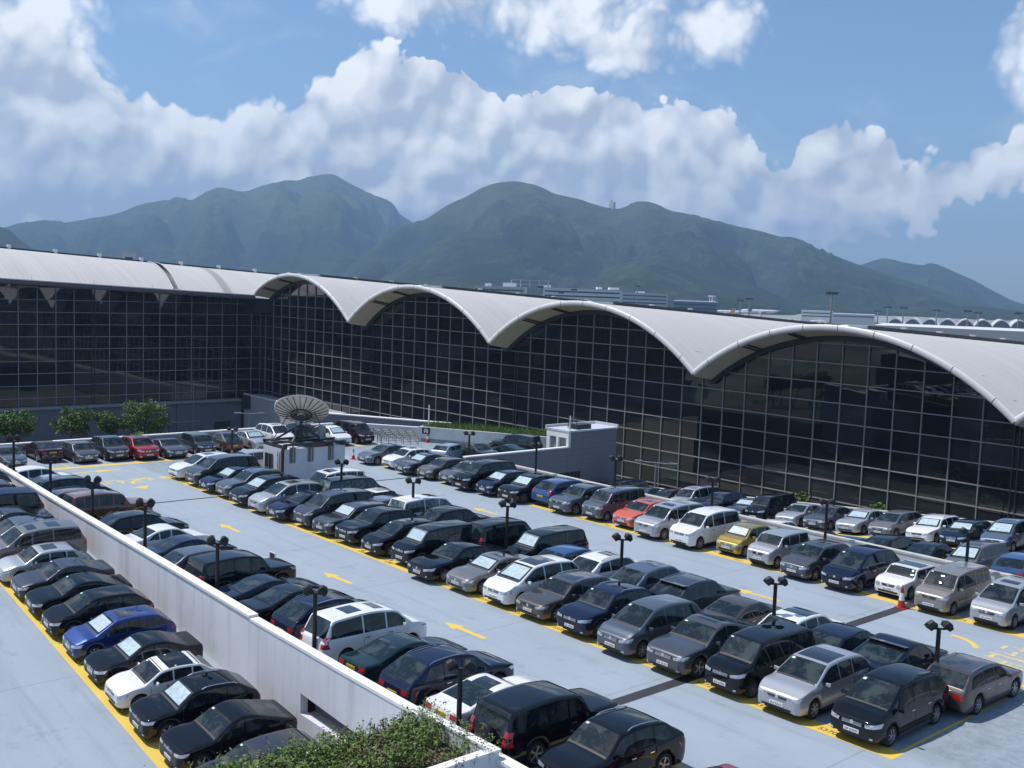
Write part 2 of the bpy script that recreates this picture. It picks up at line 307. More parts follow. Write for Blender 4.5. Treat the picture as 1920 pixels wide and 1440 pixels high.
def make_car(kname):
    k = K[kname]; prof = profile(k); L = k['L']; W = k['W']/2; lead0 = k['lead']
    def P(y, x, z): return (y, x-L/2, z)
    mb = MB(); rows = []
    for x in stations(k, prof):
        s, b, yr, zr = section(k, prof, x)
        full = [P(-y, x, z) for y, z in s] + [P(y, x, z) for y, z in s[::-1][1:]]
        rows.append(full)
    mb.grid([r[::-1] for r in rows])
    n = len(rows[0]); o0 = 0
    mb.f.append(tuple(range(n))); mb.m.append(0)
    mb.f.append(tuple(range((len(rows)-1)*n, len(rows)*n))[::-1]); mb.m.append(0)
    bvh = BVHTree.FromPolygons([Vector(v) for v in mb.v], mb.f)
    # dark inner tub (hides the hollow shell from the wheel arches)
    mb.box(-W*.66, W*.66, -L/2+.25, L/2-.25, .17, min(.9, k['belt'][0]-.12), 1)
    root = empty('parked_car')
    def surf(pts, off=.006, name='panel', m=M_glass, dirv=None, nu=0, mi=None):
        """pts: rows of target points; snapped on the body shell and lifted along its normal"""
        g = []
        for r in pts:
            rr = []
            for p in r:
                p = Vector(p)
                if dirv is not None:
                    h = bvh.ray_cast(p - Vector(dirv)*3, Vector(dirv))
                    if h[0] is None: h = bvh.find_nearest(p)
                else: h = bvh.find_nearest(p)
                co, no = h[0], h[1]
                if dirv is not None and no.dot(Vector(dirv)) > 0: no = -no
                elif dirv is None and no.dot(p-co) < 0 and (p-co).length > 1e-4: no = -no
                rr.append(tuple(co + no*off))
            g.append(rr)
        q = MB().grid(g)
        return q
    def topz(x): return section(k, prof, x)
    # windscreen / rear glass
    def glass_top(xa, xb, name, m, inset=.06, nx=8):
        rr = []
        # even steps along the profile
        pp = [(lerp(xa, xb, i/40), interp(prof, lerp(xa, xb, i/40))) for i in range(41)]
        d = [0]
        for i in range(40): d.append(d[-1] + math.hypot(pp[i+1][0]-pp[i][0], pp[i+1][1]-pp[i][1]))
        for j in range(nx+1):
            s = d[-1]*j/nx; i = max(q for q in range(41) if d[q] <= s+1e-9); i = min(i, 39)
            tt = (s-d[i])/max(1e-6, d[i+1]-d[i]); x = lerp(pp[i][0], pp[i+1][0], tt)
            sct, b, yr, zr = section(k, prof, x); yw = max(.1, yr-inset)
            row = []
            for a in range(9):
                y = lerp(-yw, yw, a/8); z = zr + .02 + .015*(1-(y/max(yr,.01))**2)
                row.append((y, x-L/2, z + .03))
            rr.append(row)
        return surf(rr, .007)
    cx = k['cowl'][0]; hx = k['hdr'][0] if isinstance(k['hdr'], tuple) else k['hdr']
    q = glass_top(cx+.05, hx-.03, 'windscreen', M_glass); q.v = q.v
    w = q.build('windscreen', M_glass, root, smooth=True)
    MB_c = glass_top(cx-.02, cx+.045, 'cowl', M_blk, inset=.10, nx=2); MB_c.build('wiper_panel', M_blk, root)
    rx, bx = k['rhdr'][0], k['rbase'][0]
    glass_top(rx+.06, bx-.02, 'rear', M_glass, inset=.09).build('rear_window', M_glass, root, smooth=True)
    # side glass
    x0 = cx+.30; x1 = k['dlo']
    bounds = [x0] + k['splits'] + [x1]
    for sgn in (1, -1):
        for a in range(len(bounds)-1):
            xa, xb = bounds[a]+(.035 if a else 0), bounds[a+1]-(.035 if a < len(bounds)-2 else 0)
            rows_ = []
            for j in range(6):
                t = j/5; row = []
                xe = xb - (k['slant']*t if a == len(bounds)-2 else 0)
                xs_ = xa + (0 if a else .10*0)
                for i in range(9):
                    x = lerp(xs_, xe, i/8)
                    sct, belt, yr, zr = section(k, prof, x)
                    zlo = belt+.03; zhi = max(zlo+.004, zr-.055)
                    z = lerp(zlo, zhi, t); hg = max(zr-belt, 1e-3)
                    y = lerp(sct[6][0], yr, (z-belt)/hg) + .02
                    row.append((sgn*y, x-L/2, z))
                rows_.append(row if sgn > 0 else row)
            qq = surf(rows_, .006)
            if sgn < 0: qq.f = [f[::-1] for f in qq.f]
            qq.build('side_window', M_glass, root, smooth=True)
    # door seams + sill strip in one trim mesh, handles as parts
    tr = MB()
    for sgn in (1, -1):
        for xs_ in [cx+.22] + [s for s in k['splits'][:2]]:
            for z0, z1 in ((.32, k['belt'][0]-.02),):
                rr = []
                for i in range(7):
                    z = lerp(z0, z1, i/6)
                    h = bvh.ray_cast(Vector((sgn*2, xs_-L/2, z)), Vector((-sgn, 0, 0)))
                    if h[0] is None: continue
                    rr.append([(h[0].x+sgn*.003, h[0].y-.007, z), (h[0].x+sgn*.003, h[0].y+.007, z)])
                if len(rr) > 1: tr.grid(rr)
        rr = []
        for i in range(14):
            x = lerp(k['fw']+k['wr']+.1, k['rw']-k['wr']-.1, i/13); row = []
            for z in (.23, .31):
                h = bvh.ray_cast(Vector((sgn*2, x-L/2, z)), Vector((-sgn, 0, 0)))
                row.append((h[0].x+sgn*.006, x-L/2, z) if h[0] else (sgn*W, x-L/2, z))
            rr.append(row)
        tr.grid(rr)
    # bonnet shut lines and bumper seams
    def pline(pts, d, w=.006):
        rr = []
        for p in pts:
            h = bvh.ray_cast(Vector(p) - Vector(d)*2, Vector(d))
            if h[0] is None: continue
            c = h[0] + h[1]*.003; ax = Vector((1, 0, 0)) if abs(d[2]) > .5 else Vector((0, 0, 1)); rr.append([tuple(c-ax*w), tuple(c+ax*w)])
        if len(rr) > 1: tr.grid(rr)
    for sgn in (1, -1):
        pline([(sgn*lerp(W*.60, W*.80, i/9), lerp(.12, cx+.02, i/9)-L/2, 1.0) for i in range(10)], (0, 0, -1))
        pline([(sgn*1.0, lerp(.16, .50, i/5)-L/2, k['lead']-.20+.02*i) for i in range(6)], (-sgn, 0, 0))
        pline([(sgn*1.0, L/2-lerp(.10, .50, i/5), min(k['tailz']-.30, .78)) for i in range(6)], (-sgn, 0, 0))
    mb.add(tr.v, tr.f, 1); body = mb.build('body', [paint('black'), M_blk], root, smooth=True, angle=42)
    bd = bvh.ray_cast(Vector((0, -4, lead0-.11)), Vector((0, 1, 0)))[0]
    if bd: MB().tube((0, bd.y-.028, bd.z), (0, bd.y+.01, bd.z), .06, n=12).build('badge', M_chrome, root)
    # rear wiper and high brake lamp
    zb = k['belt'][0]
    for sgn in (1, -1):
        for s in k['splits'][:2]:
            x = s-.16
            h = bvh.ray_cast(Vector((sgn*2, x-L/2, zb-.12)), Vector((-sgn, 0, 0)))
            if h[0]:
                MB().box(min(h[0].x, h[0].x+sgn*.03), max(h[0].x, h[0].x+sgn*.03), h[0].y-.09, h[0].y+.09, zb-.135, zb-.105).build('door_handle', M_chrome, root)
    # front face: grille, intake, lamps, plate
    lead = k['lead']
    def front(poly, mi_m, off=.006, d=(0, 1, 0), name='grille'):
        # poly: bottom edge list and top edge list of (y,z)
        bot, top_ = poly; rr = []
        for j in range(4):
            t = j/3
            rr.append([(lerp(b[0], a[0], t), (-L/2 if d[1] > 0 else L/2), lerp(b[1], a[1], t)) for b, a in zip(bot, top_)])
        return surf(rr, off, dirv=d)
    def span(y0, y1, z0, z1, n=8, dz=0.0): return [(lerp(y0, y1, i/n), lerp(z0, z1, i/n) + dz*math.sin(math.pi*i/n)) for i in range(n+1)]
    gw = W*.42
    gz0, gz1 = lead-.20, lead-.085
    gr = front((span(-gw*.8, gw*.8, gz0, gz0), span(-gw, gw, gz1, gz1, dz=.0)), M_blk); 
    ngr = len(gr.f)
    for b in range(3):
        z = lerp(gz0, gz1, (b+.6)/3)
        bb = front((span(-gw*.88, gw*.88, z-.010, z-.010), span(-gw*.88, gw*.88, z+.010, z+.010)), M_chrome, .016)
        gr.add(bb.v, bb.f, 1)
    gr.build('grille', [M_blk, M_chrome], root)
    front((span(-W*.56, W*.56, .315, .315), span(-W*.62, W*.62, .41, .41)), M_blk, .006).build('air_intake', M_blk, root)
    zp = .49
    def plate(y, ysgn, zc, m):
        h = bvh.ray_cast(Vector((y, -ysgn*4, zc)), Vector((0, ysgn, 0)))
        yy = h[0].y - ysgn*.02
        pm = MB(); pm.box(-.26, .26, min(yy, yy+ysgn*.02), max(yy, yy+ysgn*.02), zc-.06, zc+.06, 0)
        y2 = yy - ysgn*.003
        xx = -.21
        random.seed(int(L*1000)+int(ysgn)+int(zc*100))
        for i in range(6):
            if i == 2: xx += .03
            for (a0, a1, b0, b1) in random.sample([(0,.045,-.035,-.022),(0,.045,.022,.035),(0,.012,-.035,.035),(.033,.045,-.035,.035),(0,.045,-.006,.006)], 3):
                pm.add([(xx+a0, y2, zc+b0), (xx+a1, y2, zc+b0), (xx+a1, y2, zc+b1), (xx+a0, y2, zc+b1)], [(0,1,2,3)], 1)
            xx += .068
        return pm.build('number_plate', [m, M_ink], root)
    plate(0, 1, zp, M_pw)
    for sgn in (1, -1):
        if k['lamp'] == 'round':
            y0 = W*.62; zc = lead-.13; rr = []
            for rad in (.001, .05, .11):
                rr.append([(sgn*(y0+rad*math.cos(2*math.pi*i/14)), -L/2, zc+rad*math.sin(2*math.pi*i/14)) for i in range(15)])
            surf(rr, .012, dirv=(0, 1, 0)).build('headlight', M_lamp, root, smooth=True)
        else:
            b0 = [(sgn*lerp(W*.50, W*.93, i/9), lead-.185+.05*(i/9)) for i in range(10)]
            t0 = [(sgn*lerp(W*.47, W*.945, i/9), lead-.085+.085*(i/9)**1.2) for i in range(10)]
            front((b0, t0), M_lamp, .008).build('headlight', M_lamp, root, smooth=True)
        f0 = [(sgn*lerp(W*.68, W*.78, i/3), .35) for i in range(4)]; f1 = [(sgn*lerp(W*.68, W*.78, i/3), .41) for i in range(4)]
        front((f0, f1), M_lamp, .010).build('fog_light', M_lamp, root)
        # tail lamps
        tz = k['tailz']
        if k['H'] > 1.55 and kname not in ('coupe_suv', 'suv'):
            zlo, zhi, yi = tz-.16, tz+.26, .86
            b0 = [(sgn*lerp(W*.70, W*.98, i/5), zlo) for i in range(6)]; t0 = [(sgn*lerp(W*.74, W*.92, i/5), zhi) for i in range(6)]
        else:
            b0 = [(sgn*lerp(W*.52, W*.985, i/5), tz-.27) for i in range(6)]; t0 = [(sgn*lerp(W*.52, W*.985, i/5), tz-.11) for i in range(6)]
        front((b0, t0), M_tail, .009, d=(0, -1, 0)).build('tail_light', M_tail, root, smooth=True)
        # mirrors
        xm = cx+.36; sct, belt, yr, zr = section(k, prof, xm)
        mm = MB(); y0 = sgn*(sct[6][0]+.02); y1 = sgn*(sct[6][0]+.22)
        a = [(y0, xm-L/2+.03, belt+.03), (y1, xm-L/2+.02, belt+.02), (y1, xm-L/2+.10, belt+.03), (y0, xm-L/2+.11, belt+.04)]
        bq = [(y0, xm-L/2+.03, belt+.13), (y1, xm-L/2+.035, belt+.16), (y1, xm-L/2+.10, belt+.16), (y0, xm-L/2+.11, belt+.14)]
        mm.hexa(a, bq); mo = mm.build('side_mirror', [paint('black')], root, smooth=False)
        mo['painted'] = 1
        bv = mo.modifiers.new('bevel', 'BEVEL'); bv.width = .02; bv.segments = 2
    plate(0, -1, (k['tailz']-.22) if k['H'] < 1.6 else .72, M_py)
    # rear bumper strip
    front((span(-W*.72, W*.72, .30, .30), span(-W*.76, W*.76, .38, .38)), M_blk, .005, d=(0, -1, 0)).build('rear_bumper_trim', M_blk, root)
    # wheels
    r = k['wr']; n = 22
    tyre = MB(); rim = MB()
    for rad, y in ():
        pass
    ringsT = [(r*.66, .0), (r*.70, .018), (r*.88, .022), (r*.97, .006), (r, -.03), (r, -.17), (r*.9, -.2)]
    tyre.grid([[(o, rad*math.cos(2*math.pi*i/n), rad*math.sin(2*math.pi*i/n)) for i in range(n)] for rad, o in ringsT], closed=True)
    rim.grid([[(o, rad*math.cos(2*math.pi*i/n), rad*math.sin(2*math.pi*i/n)) for i in range(n)] for rad, o in [(r*.70, .012), (r*.66, .012), (r*.63, -.03)]], 0, closed=True)
    rim.add([(-.035, r*.66*math.cos(2*math.pi*i/n), r*.66*math.sin(2*math.pi*i/n)) for i in range(n)], [tuple(range(n))], 1)
    ns = 5 if kname in ('suv', 'offroader', 'hatch', 'coupe_suv') else (10 if kname in ('exec', 'boxvan') else 7)
    for s in range(ns):
        t = 2*math.pi*s/ns; c, sn = math.cos(t), math.sin(t); wd = .20*r*(6/ns)**.6/1.3
        def q2(rad, wv, o): return (o, rad*c - wv*sn, rad*sn + wv*c)
        rim.add([q2(.03, -wd*.45, .0), q2(r*.66, -wd*.5, .008), q2(r*.66, wd*.5, .008), q2(.03, wd*.45, .0)], [(0,1,2,3)], 0)
    rim.add([(.005, .055*math.cos(2*math.pi*i/10), .055*math.sin(2*math.pi*i/10)) for i in range(10)], [tuple(range(10))], 0)
    wt = wr_ = None
    for sgn in (1, -1):
        for xw in (k['fw'], k['rw']):
            if wt is None:
                wt = tyre.build('wheel', M_tyre, root, smooth=True, angle=50); wr_ = rim.build('rim', [M_rim, M_rimd], wt); a, b = wt, wr_
            else:
                a = wt.copy(); COL.objects.link(a); a.parent = root; b = wr_.copy(); COL.objects.link(b); b.parent = a
            a.location = (sgn*(W*.975-.03), xw-L/2, r); a.rotation_euler = (0, 0, 0 if sgn > 0 else math.pi)
    root['proto'] = kname
    # optional parts
    def opt(name, q, m, smooth=False):
        o = q.build(name, m, root, smooth=smooth); o['opt'] = 1; return o
    # roof rails
    for sgn in (1, -1):
        pts = []
        for i in range(9):
            x = lerp(hx+.30, min(k['rhdr'][0], L-.5)-.05, i/8); sct, belt, yr, zr = section(k, prof, x)
            pts.append(Vector((sgn*(yr-.07), x-L/2, zr+.02+(.05 if 0 < i < 8 else .0))))
        rl_ = MB()
        for a, b in zip(pts, pts[1:]): rl_.tube(a, b, .018, n=6)
        o = rl_.build('roof_rail', M_chrome, root); o['opt'] = 'rails'
    def roofpanel(xa, xb, f, name, flag, m=M_sun):
        rr = []
        for j in range(5):
            x = lerp(xa, xb, j/4); sct, belt, yr, zr = section(k, prof, x)
            rr.append([(lerp(-yr*f, yr*f, a/6), x-L/2, zr+.08) for a in range(7)])
        o = surf(rr, .006).build(name, m, root); o['opt'] = flag
    roofpanel(hx+.28, hx+.95, .58, 'sunroof', 'sunroof')
    if k['H'] > 1.55:
        roofpanel(hx+1.30, hx+1.95, .60, 'sunroof', 'twin')
        roofpanel(hx+.30, hx+.75, .60, 'sunroof', 'twin')
    roofpanel(hx+.12, lerp(hx, k['rhdr'][0], .62), .84, 'glass_roof', 'pano')
    roofpanel(hx+.02, k['rhdr'][0]-.02, .93, 'roof_panel', 'roof2')
    # sunshade behind the windscreen, shown as a pale inner panel on the glass
    def ws(xa, xb, f0, f1, name, flag, m):
        rr = []
        for j in range(5):
            x = lerp(xa, xb, j/4); sct, belt, yr, zr = section(k, prof, x)
            rr.append([(lerp(yr*f0, yr*f1, a/6), x-L/2, zr+.08) for a in range(7)])
        o = surf(rr, .010).build(name, m, root, smooth=True); o['opt'] = flag
    ws(lerp(cx, hx, .14), lerp(cx, hx, .84), -.78, .78, 'sun_shade', 'shade', M_shade)
    ws(lerp(cx, hx, .80), lerp(cx, hx, .90), -.86, -.70, 'permit_sticker', 'permit', M_paper)
    if kname in ('offroader',):
        sp = MB(); n2 = 20; ro = .36
        for (ra, ya), (rb, yb) in (((.0, .20), (ro*.6, .21)), ((ro*.6, .21), (ro*.94, .19)), ((ro*.94, .19), (ro, .13)), ((ro, .13), (ro*.96, .02)), ((ro*.96, .02), (.0, .0))):
            sp.grid([[(ra*math.cos(2*math.pi*i/n2), L/2+ya-.02, 1.0+ra*math.sin(2*math.pi*i/n2)) for i in range(n2)], [(rb*math.cos(2*math.pi*i/n2), L/2+yb-.02, 1.0+rb*math.sin(2*math.pi*i/n2)) for i in range(n2)]], closed=True)
        o = sp.build('spare_wheel', M_blk, root, smooth=True); o['opt'] = 'spare'
    if kname in ('coupe', 'saloon', 'suv', 'hatch', 'coupe_suv', 'low_mpv', 'sports'):
        spx = k['rbase'][0]+.30 if L-k['rbase'][0] > .4 else k['rhdr'][0]+.06
        sct, belt, yr, zr = section(k, prof, min(spx, L-.08)); 
        sp = MB(); hwz = yr*.92
        sp.hexa([(-hwz, spx-L/2-.10, zr+.07), (hwz, spx-L/2-.10, zr+.07), (hwz, spx-L/2+.16, zr+.075), (-hwz, spx-L/2+.16, zr+.075)],
                [(-hwz, spx-L/2-.10, zr+.085), (hwz, spx-L/2-.10, zr+.085), (hwz, spx-L/2+.16, zr+.11), (-hwz, spx-L/2+.16, zr+.11)])
        o = sp.build('spoiler', [paint('black')], root); o['opt'] = 'spoiler'; o['painted'] = 1
    return root
PROTO = {}
def car(kname, col, loc, rz, slope=0.0, opts=(), label='', group='', roofcol=None, glass=None, rimcol=None, scale=1.0):
    if kname not in PROTO: PROTO[kname] = make_car(kname)
    src = PROTO[kname]
    root = src.copy(); COL.objects.link(root); 
    for key in list(root.keys()): del root[key]
    root.name = {'saloon':'parked_saloon','exec':'parked_saloon','coupe':'parked_coupe','sports':'parked_sports_car','hatch':'parked_hatchback','small_hatch':'parked_hatchback','mini':'parked_hatchback','beetle':'parked_hatchback',
      'wagon':'parked_estate_car','suv':'parked_suv','coupe_suv':'parked_suv','offroader':'parked_offroader','estate_mpv':'parked_people_carrier','low_mpv':'parked_people_carrier','onebox':'parked_people_carrier',
      'minivan':'parked_minivan','boxvan':'parked_minivan','tall_hatch':'parked_hatchback'}[kname]
    root.location = loc
    vr = random.Random(int(loc[0]*53+loc[1]*31)); root.scale = (scale*vr.uniform(.98,1.02), scale*vr.uniform(.97,1.03), scale*vr.uniform(.97,1.03))
    root.rotation_euler = (Matrix.Rotation(-math.atan(slope), 3, 'Y') @ Matrix.Rotation(rz, 3, 'Z')).to_euler()
    pm = paint(col)
    for ch in src.children:
        op = ch.get('opt')
        if op is not None and op not in opts: continue
        c = ch.copy(); COL.objects.link(c); c.parent = root
        for key in list(c.keys()): del c[key]
        nm = ch.name.split('.')[0]
        if nm == 'body' or ch.get('painted'):
            c.material_slots[0].link = 'OBJECT'; c.material_slots[0].material = pm
        if nm == 'roof_panel':
            c.material_slots[0].link = 'OBJECT'; c.material_slots[0].material = paint(roofcol or 'black')
        if glass and nm in ('side_window', 'rear_window', 'windscreen'):
            c.material_slots[0].link = 'OBJECT'; c.material_slots[0].material = glass
        if nm == 'side_mirror' and kname == 'mini' and roofcol:
            c.material_slots[0].material = paint(roofcol)
        for g in ch.children:
            d = g.copy(); COL.objects.link(d); d.parent = c
    tag(root, label, CARCAT[kname], group)
    return root
CARCAT = {'saloon':'saloon car','exec':'saloon car','coupe':'coupe','sports':'sports car','hatch':'hatchback','small_hatch':'hatchback','mini':'hatchback','beetle':'hatchback','wagon':'estate car','suv':'suv','coupe_suv':'suv',
 'offroader':'off-roader','estate_mpv':'people carrier','low_mpv':'people carrier','onebox':'people carrier','minivan':'minivan','boxvan':'minivan','tall_hatch':'hatchback'}
def drop_protos():
    for r_ in PROTO.values():
        for c in list(r_.children):
            for g in list(c.children): bpy.data.objects.remove(g)
            bpy.data.objects.remove(c)
        bpy.data.objects.remove(r_)
# ================================================================ SKY + SUN
SUN = Vector((-.47, -.30, 1.0)).normalized()
def build_world():
    w = bpy.data.worlds.new('World'); sc.world = w; w.use_nodes = True
    t = NT(w.node_tree)
    out = t.n('ShaderNodeOutputWorld'); bg = t.n('ShaderNodeBackground'); bg.inputs[1].default_value = 1.0
    t.nt.links.new(bg.outputs[0], out.inputs[0])
    sky = t.n('ShaderNodeTexSky', sky_type='NISHITA', sun_disc=False)
    sky.sun_elevation = math.asin(SUN.z); sky.sun_rotation = math.atan2(SUN.x, SUN.y)
    sky.altitude = 10; sky.air_density = 1.0; sky.dust_density = .6; sky.ozone_density = 2.2
    skyc = t.vm('MULTIPLY', t.vm('SCALE', sky.outputs[0], scale=SKYS), (.84, .98, 1.10))
    D = t.n('ShaderNodeTexCoord').outputs['Generated']
    sp = t.n('ShaderNodeSeparateXYZ'); t.put(sp, 0, D)
    x, y, z = sp.outputs
    az = t.m('ARCTAN2', x, y)
    hl = t.m('SQRT', t.m('ADD', t.m('MULTIPLY', x, x), t.m('MULTIPLY', y, y)))
    el = t.m('DIVIDE', z, t.m('MAXIMUM', hl, .001))
    def curve(pts, a0, a1, scale):
        f = t.mr(az, a0, a1, 0, 1)
        c = t.n('ShaderNodeFloatCurve'); t.put(c, 'Value', f)
        cm = c.mapping.curves[0]
        P = [(min(max((a-a0)/(a1-a0), 0), 1), v/scale) for a, v in pts]
        cm.points[0].location = P[0]; cm.points[1].location = P[-1]
        for p in P[1:-1]: cm.points.new(*p)
        for p in cm.points: p.handle_type = 'AUTO_CLAMPED'
        c.mapping.update()
        return t.m('MULTIPLY', c.outputs[0], scale)
    a0, a1 = SKYD['azr']
    top = curve(SKYD['ctop'], a0, a1, .4)
    bot = curve([(a, v+.2) for a, v in SKYD['cbot']], a0, a1, .5); bot = t.m('SUBTRACT', bot, .2)
    # noises in direction space: warped billows (rounded lobes at several sizes)
    warp = t.vm('SCALE', t.vm('SUBTRACT', t.noise(D, 5.0, 5, .55, out=1), (.5, .5, .5)), scale=.11)
    Dw = t.vm('ADD', D, warp)
    def lobes(vec, sc_, sm=.25):
        v = t.n('ShaderNodeTexVoronoi', feature='F1'); t.put(v, 'Vector', vec); v.inputs['Scale'].default_value = sc_
        return v.outputs['Distance']
    def field(vec, full=True):
        o1 = t.m('SUBTRACT', .45, lobes(vec, 9.0)); o2 = t.m('SUBTRACT', .45, lobes(vec, 21.0))
        nz = t.m('SUBTRACT', t.noise(vec, 6.0, 9 if full else 4, .60), .5)
        a1 = t.m('ADD', t.m('MULTIPLY', o1, .72), t.m('MULTIPLY', o2, .55))
        o3 = t.m('SUBTRACT', .45, lobes(vec, 47.0))
        if not full: return t.m('ADD', t.m('ADD', a1, t.m('MULTIPLY', o3, .36)), t.m('MULTIPLY', nz, .85))
        o4 = t.m('SUBTRACT', .45, lobes(vec, 105.0)); a2 = t.m('ADD', t.m('MULTIPLY', o3, .42), t.m('MULTIPLY', o4, .30))
        return t.m('ADD', t.m('ADD', a1, a2), t.m('MULTIPLY', nz, .85))
    n0 = field(Dw)
    nL = field(Dw, False); nS = field(t.vm('ADD', Dw, (-.0110, -.0058, .0180)), False)       # the same field a step towards the sun
    big = t.noise(D, 4.2, 5, .5)
    # bank
    f1 = t.m('DIVIDE', t.m('SUBTRACT', top, el), .030)
    f2 = t.m('DIVIDE', t.m('SUBTRACT', el, bot), .04)
    dens = t.m('MINIMUM', t.m('MINIMUM', f1, f2), 1.6)
    edge = t.m('ADD', dens, t.m('MULTIPLY', n0, 1.35))
    softness = t.mr(big, .40, .62, .04, .34)
    soft_bank = t.mr(edge, .12, t.m('ADD', softness, .12), 0, 1, True)
    bl = None
    for a, e, ra, re in SKYD['blobs'][:-1]:
        dx = t.m('DIVIDE', t.m('SUBTRACT', az, a), ra); dy = t.m('DIVIDE', t.m('SUBTRACT', el, e), re)
        v = t.m('SUBTRACT', 1.0, t.m('ADD', t.m('MULTIPLY', dx, dx), t.m('MULTIPLY', dy, dy)))
        bl = v if bl is None else t.m('MAXIMUM', bl, v)
    bl = t.m('MAXIMUM', bl, -1.5)
    high = t.mr(t.m('ADD', t.m('MULTIPLY', bl, 1.5), t.m('MULTIPLY', n0, 1.6)), .0, 1.15, 0, .92, True)
    other = t.mr(t.m('ADD', t.noise(D, 2.6, 9, .58, .4), t.m('MULTIPLY', n0, .06)), .53, .64, 0, .9, True)
    inview = t.m('MULTIPLY', t.mr(az, a0-.25, a0, 0, 1, True), t.mr(az, a1, a1+.25, 1, 0, True))
    inview = t.m('MULTIPLY', inview, t.mr(el, .33, .5, 1, 0, True))
    wisps = t.m('MULTIPLY', t.mr(t.noise(t.vm('MULTIPLY', Dw, (1, 1, 3.0)), 5.0, 8, .62, .8), .50, .82, 0, .34, True), t.mr(el, .02, .12, 0, 1))
    a_in = t.m('MAXIMUM', t.m('MAXIMUM', soft_bank, high), wisps)
    alpha = t.m('ADD', t.m('MULTIPLY', a_in, inview), t.m('MULTIPLY', other, t.m('SUBTRACT', 1.0, inview)))
    alpha = t.m('MULTIPLY', alpha, t.mr(z, -.02, .01, 0, 1))
    lit = t.mr(t.m('SUBTRACT', nL, nS), -.30, .34, 0, 1)
    topside = t.mr(edge, .1, 2.4, 1, 0)
    thick = t.mr(big, .38, .62, 0, 1)
    sh = t.m('ADD', t.m('MULTIPLY', lit, .62), t.m('ADD', t.m('MULTIPLY', topside, .30), t.m('MULTIPLY', thick, .22)))
    sh = t.m('ADD', sh, t.m('MULTIPLY', n0, .30))
    dark = (.42*CLD, .485*CLD, .58*CLD, 1); lite = (.93*CLD, .95*CLD, .96*CLD, 1)
    cc = t.mix(t.mr(sh, .30, .86, 0, 1), dark, lite)
    t.put(bg, 0, t.mix(alpha, skyc, cc))
    l = bpy.data.lights.new('sun', 'SUN'); l.energy = SUNE; l.angle = R(.5); l.color = (1, .965, .91)
    o = bpy.data.objects.new('sun', l); COL.objects.link(o); o.rotation_euler = SUN.to_track_quat('Z', 'Y').to_euler()
    o.location = (100, -60, 60)
build_world()

# ================================================================ GROUND, HILLS
ZD = -3.22            # main parking deck
def zl(x): return -3.57-(x-98.4)*.108     # sloping deck below the white wall
def zr_(x): return -5.0+(x-104)*.085      # sloping deck beside the glass hall
ZG = -19.0
def mat_ground():
    m = mat('open_ground', (.16,.15,.13), rough=.95); t = NT.__new__(NT); t.nt = m.node_tree
    b = [n for n in m.node_tree.nodes if n.type == 'BSDF_PRINCIPLED'][0]
    g = t.n('ShaderNodeNewGeometry').outputs['Position']
    a = t.noise(g, .006, 8, .6); c = t.mr(a, .42, .58, 0, 1)
    t.put(b, 'Base Color', t.mix(c, (.06,.085,.035,1), (.19,.18,.155,1)))
    return m
g = MB().add([(-9500,-4000,ZG),(6000,-4000,ZG),(6000,9500,ZG),(-9500,9500,ZG)], [(0,1,2,3)]).build('ground', mat_ground()); struct(g)
M_apron = mat('apron_concrete', (.30,.29,.27), rough=.9, vary=.25, vscale=.01)
q = MB(); q.hexa([(-2600,380,-18.9),(200,900,-18.9),(-300,2600,-18.9),(-2600,2600,-18.9)], [(-2600,380,-16.5),(200,900,-16.5),(-300,2600,-16.5),(-2600,2600,-16.5)])
struct(q.build('airfield_apron', M_apron))

def mat_hill():
    m = mat('hill_scrub', (.05,.08,.03), rough=.95, spec=.1); t = NT.__new__(NT); t.nt = m.node_tree
    b = [n for n in m.node_tree.nodes if n.type == 'BSDF_PRINCIPLED'][0]
    g = t.n('ShaderNodeNewGeometry').outputs['Position']
    a = t.noise(g, .0035, 8, .62); c = t.noise(g, .02, 6, .7)
    col = t.mix(t.mr(a, .35, .65, 0, 1), (.012,.032,.008,1), (.062,.092,.024,1))
    tr = t.noise(g, .06, 5, .7); col = t.mix(t.mr(tr, .42, .60, 0, .55), col, (.008,.018,.006,1))
    col = t.mix(t.mr(c, .40, .60, 0, .9), col, (.010,.022,.008,1))
    z = t.n('ShaderNodeSeparateXYZ'); t.put(z, 0, g)
    col = t.mix(t.mr(t.m('ADD', t.m('MULTIPLY', z.outputs[2], .0022), t.m('MULTIPLY', a, .9)), .85, 1.35, 0, .8), col, (.085,.10,.036,1))
    rk = t.noise(g, .028, 6, .75)
    col = t.mix(t.mr(rk, .66, .71, 0, .8), col, (.20,.19,.16,1))
    t.put(b, 'Base Color', col)
    bp = t.n('ShaderNodeBump', inp={'Strength': 1.0, 'Distance': 30.0, 'Height': t.noise(g, .014, 8, .65)})
    t.put(b, 'Normal', bp.outputs[0])
    return m
M_hill = mat_hill()
from mathutils import noise as MN
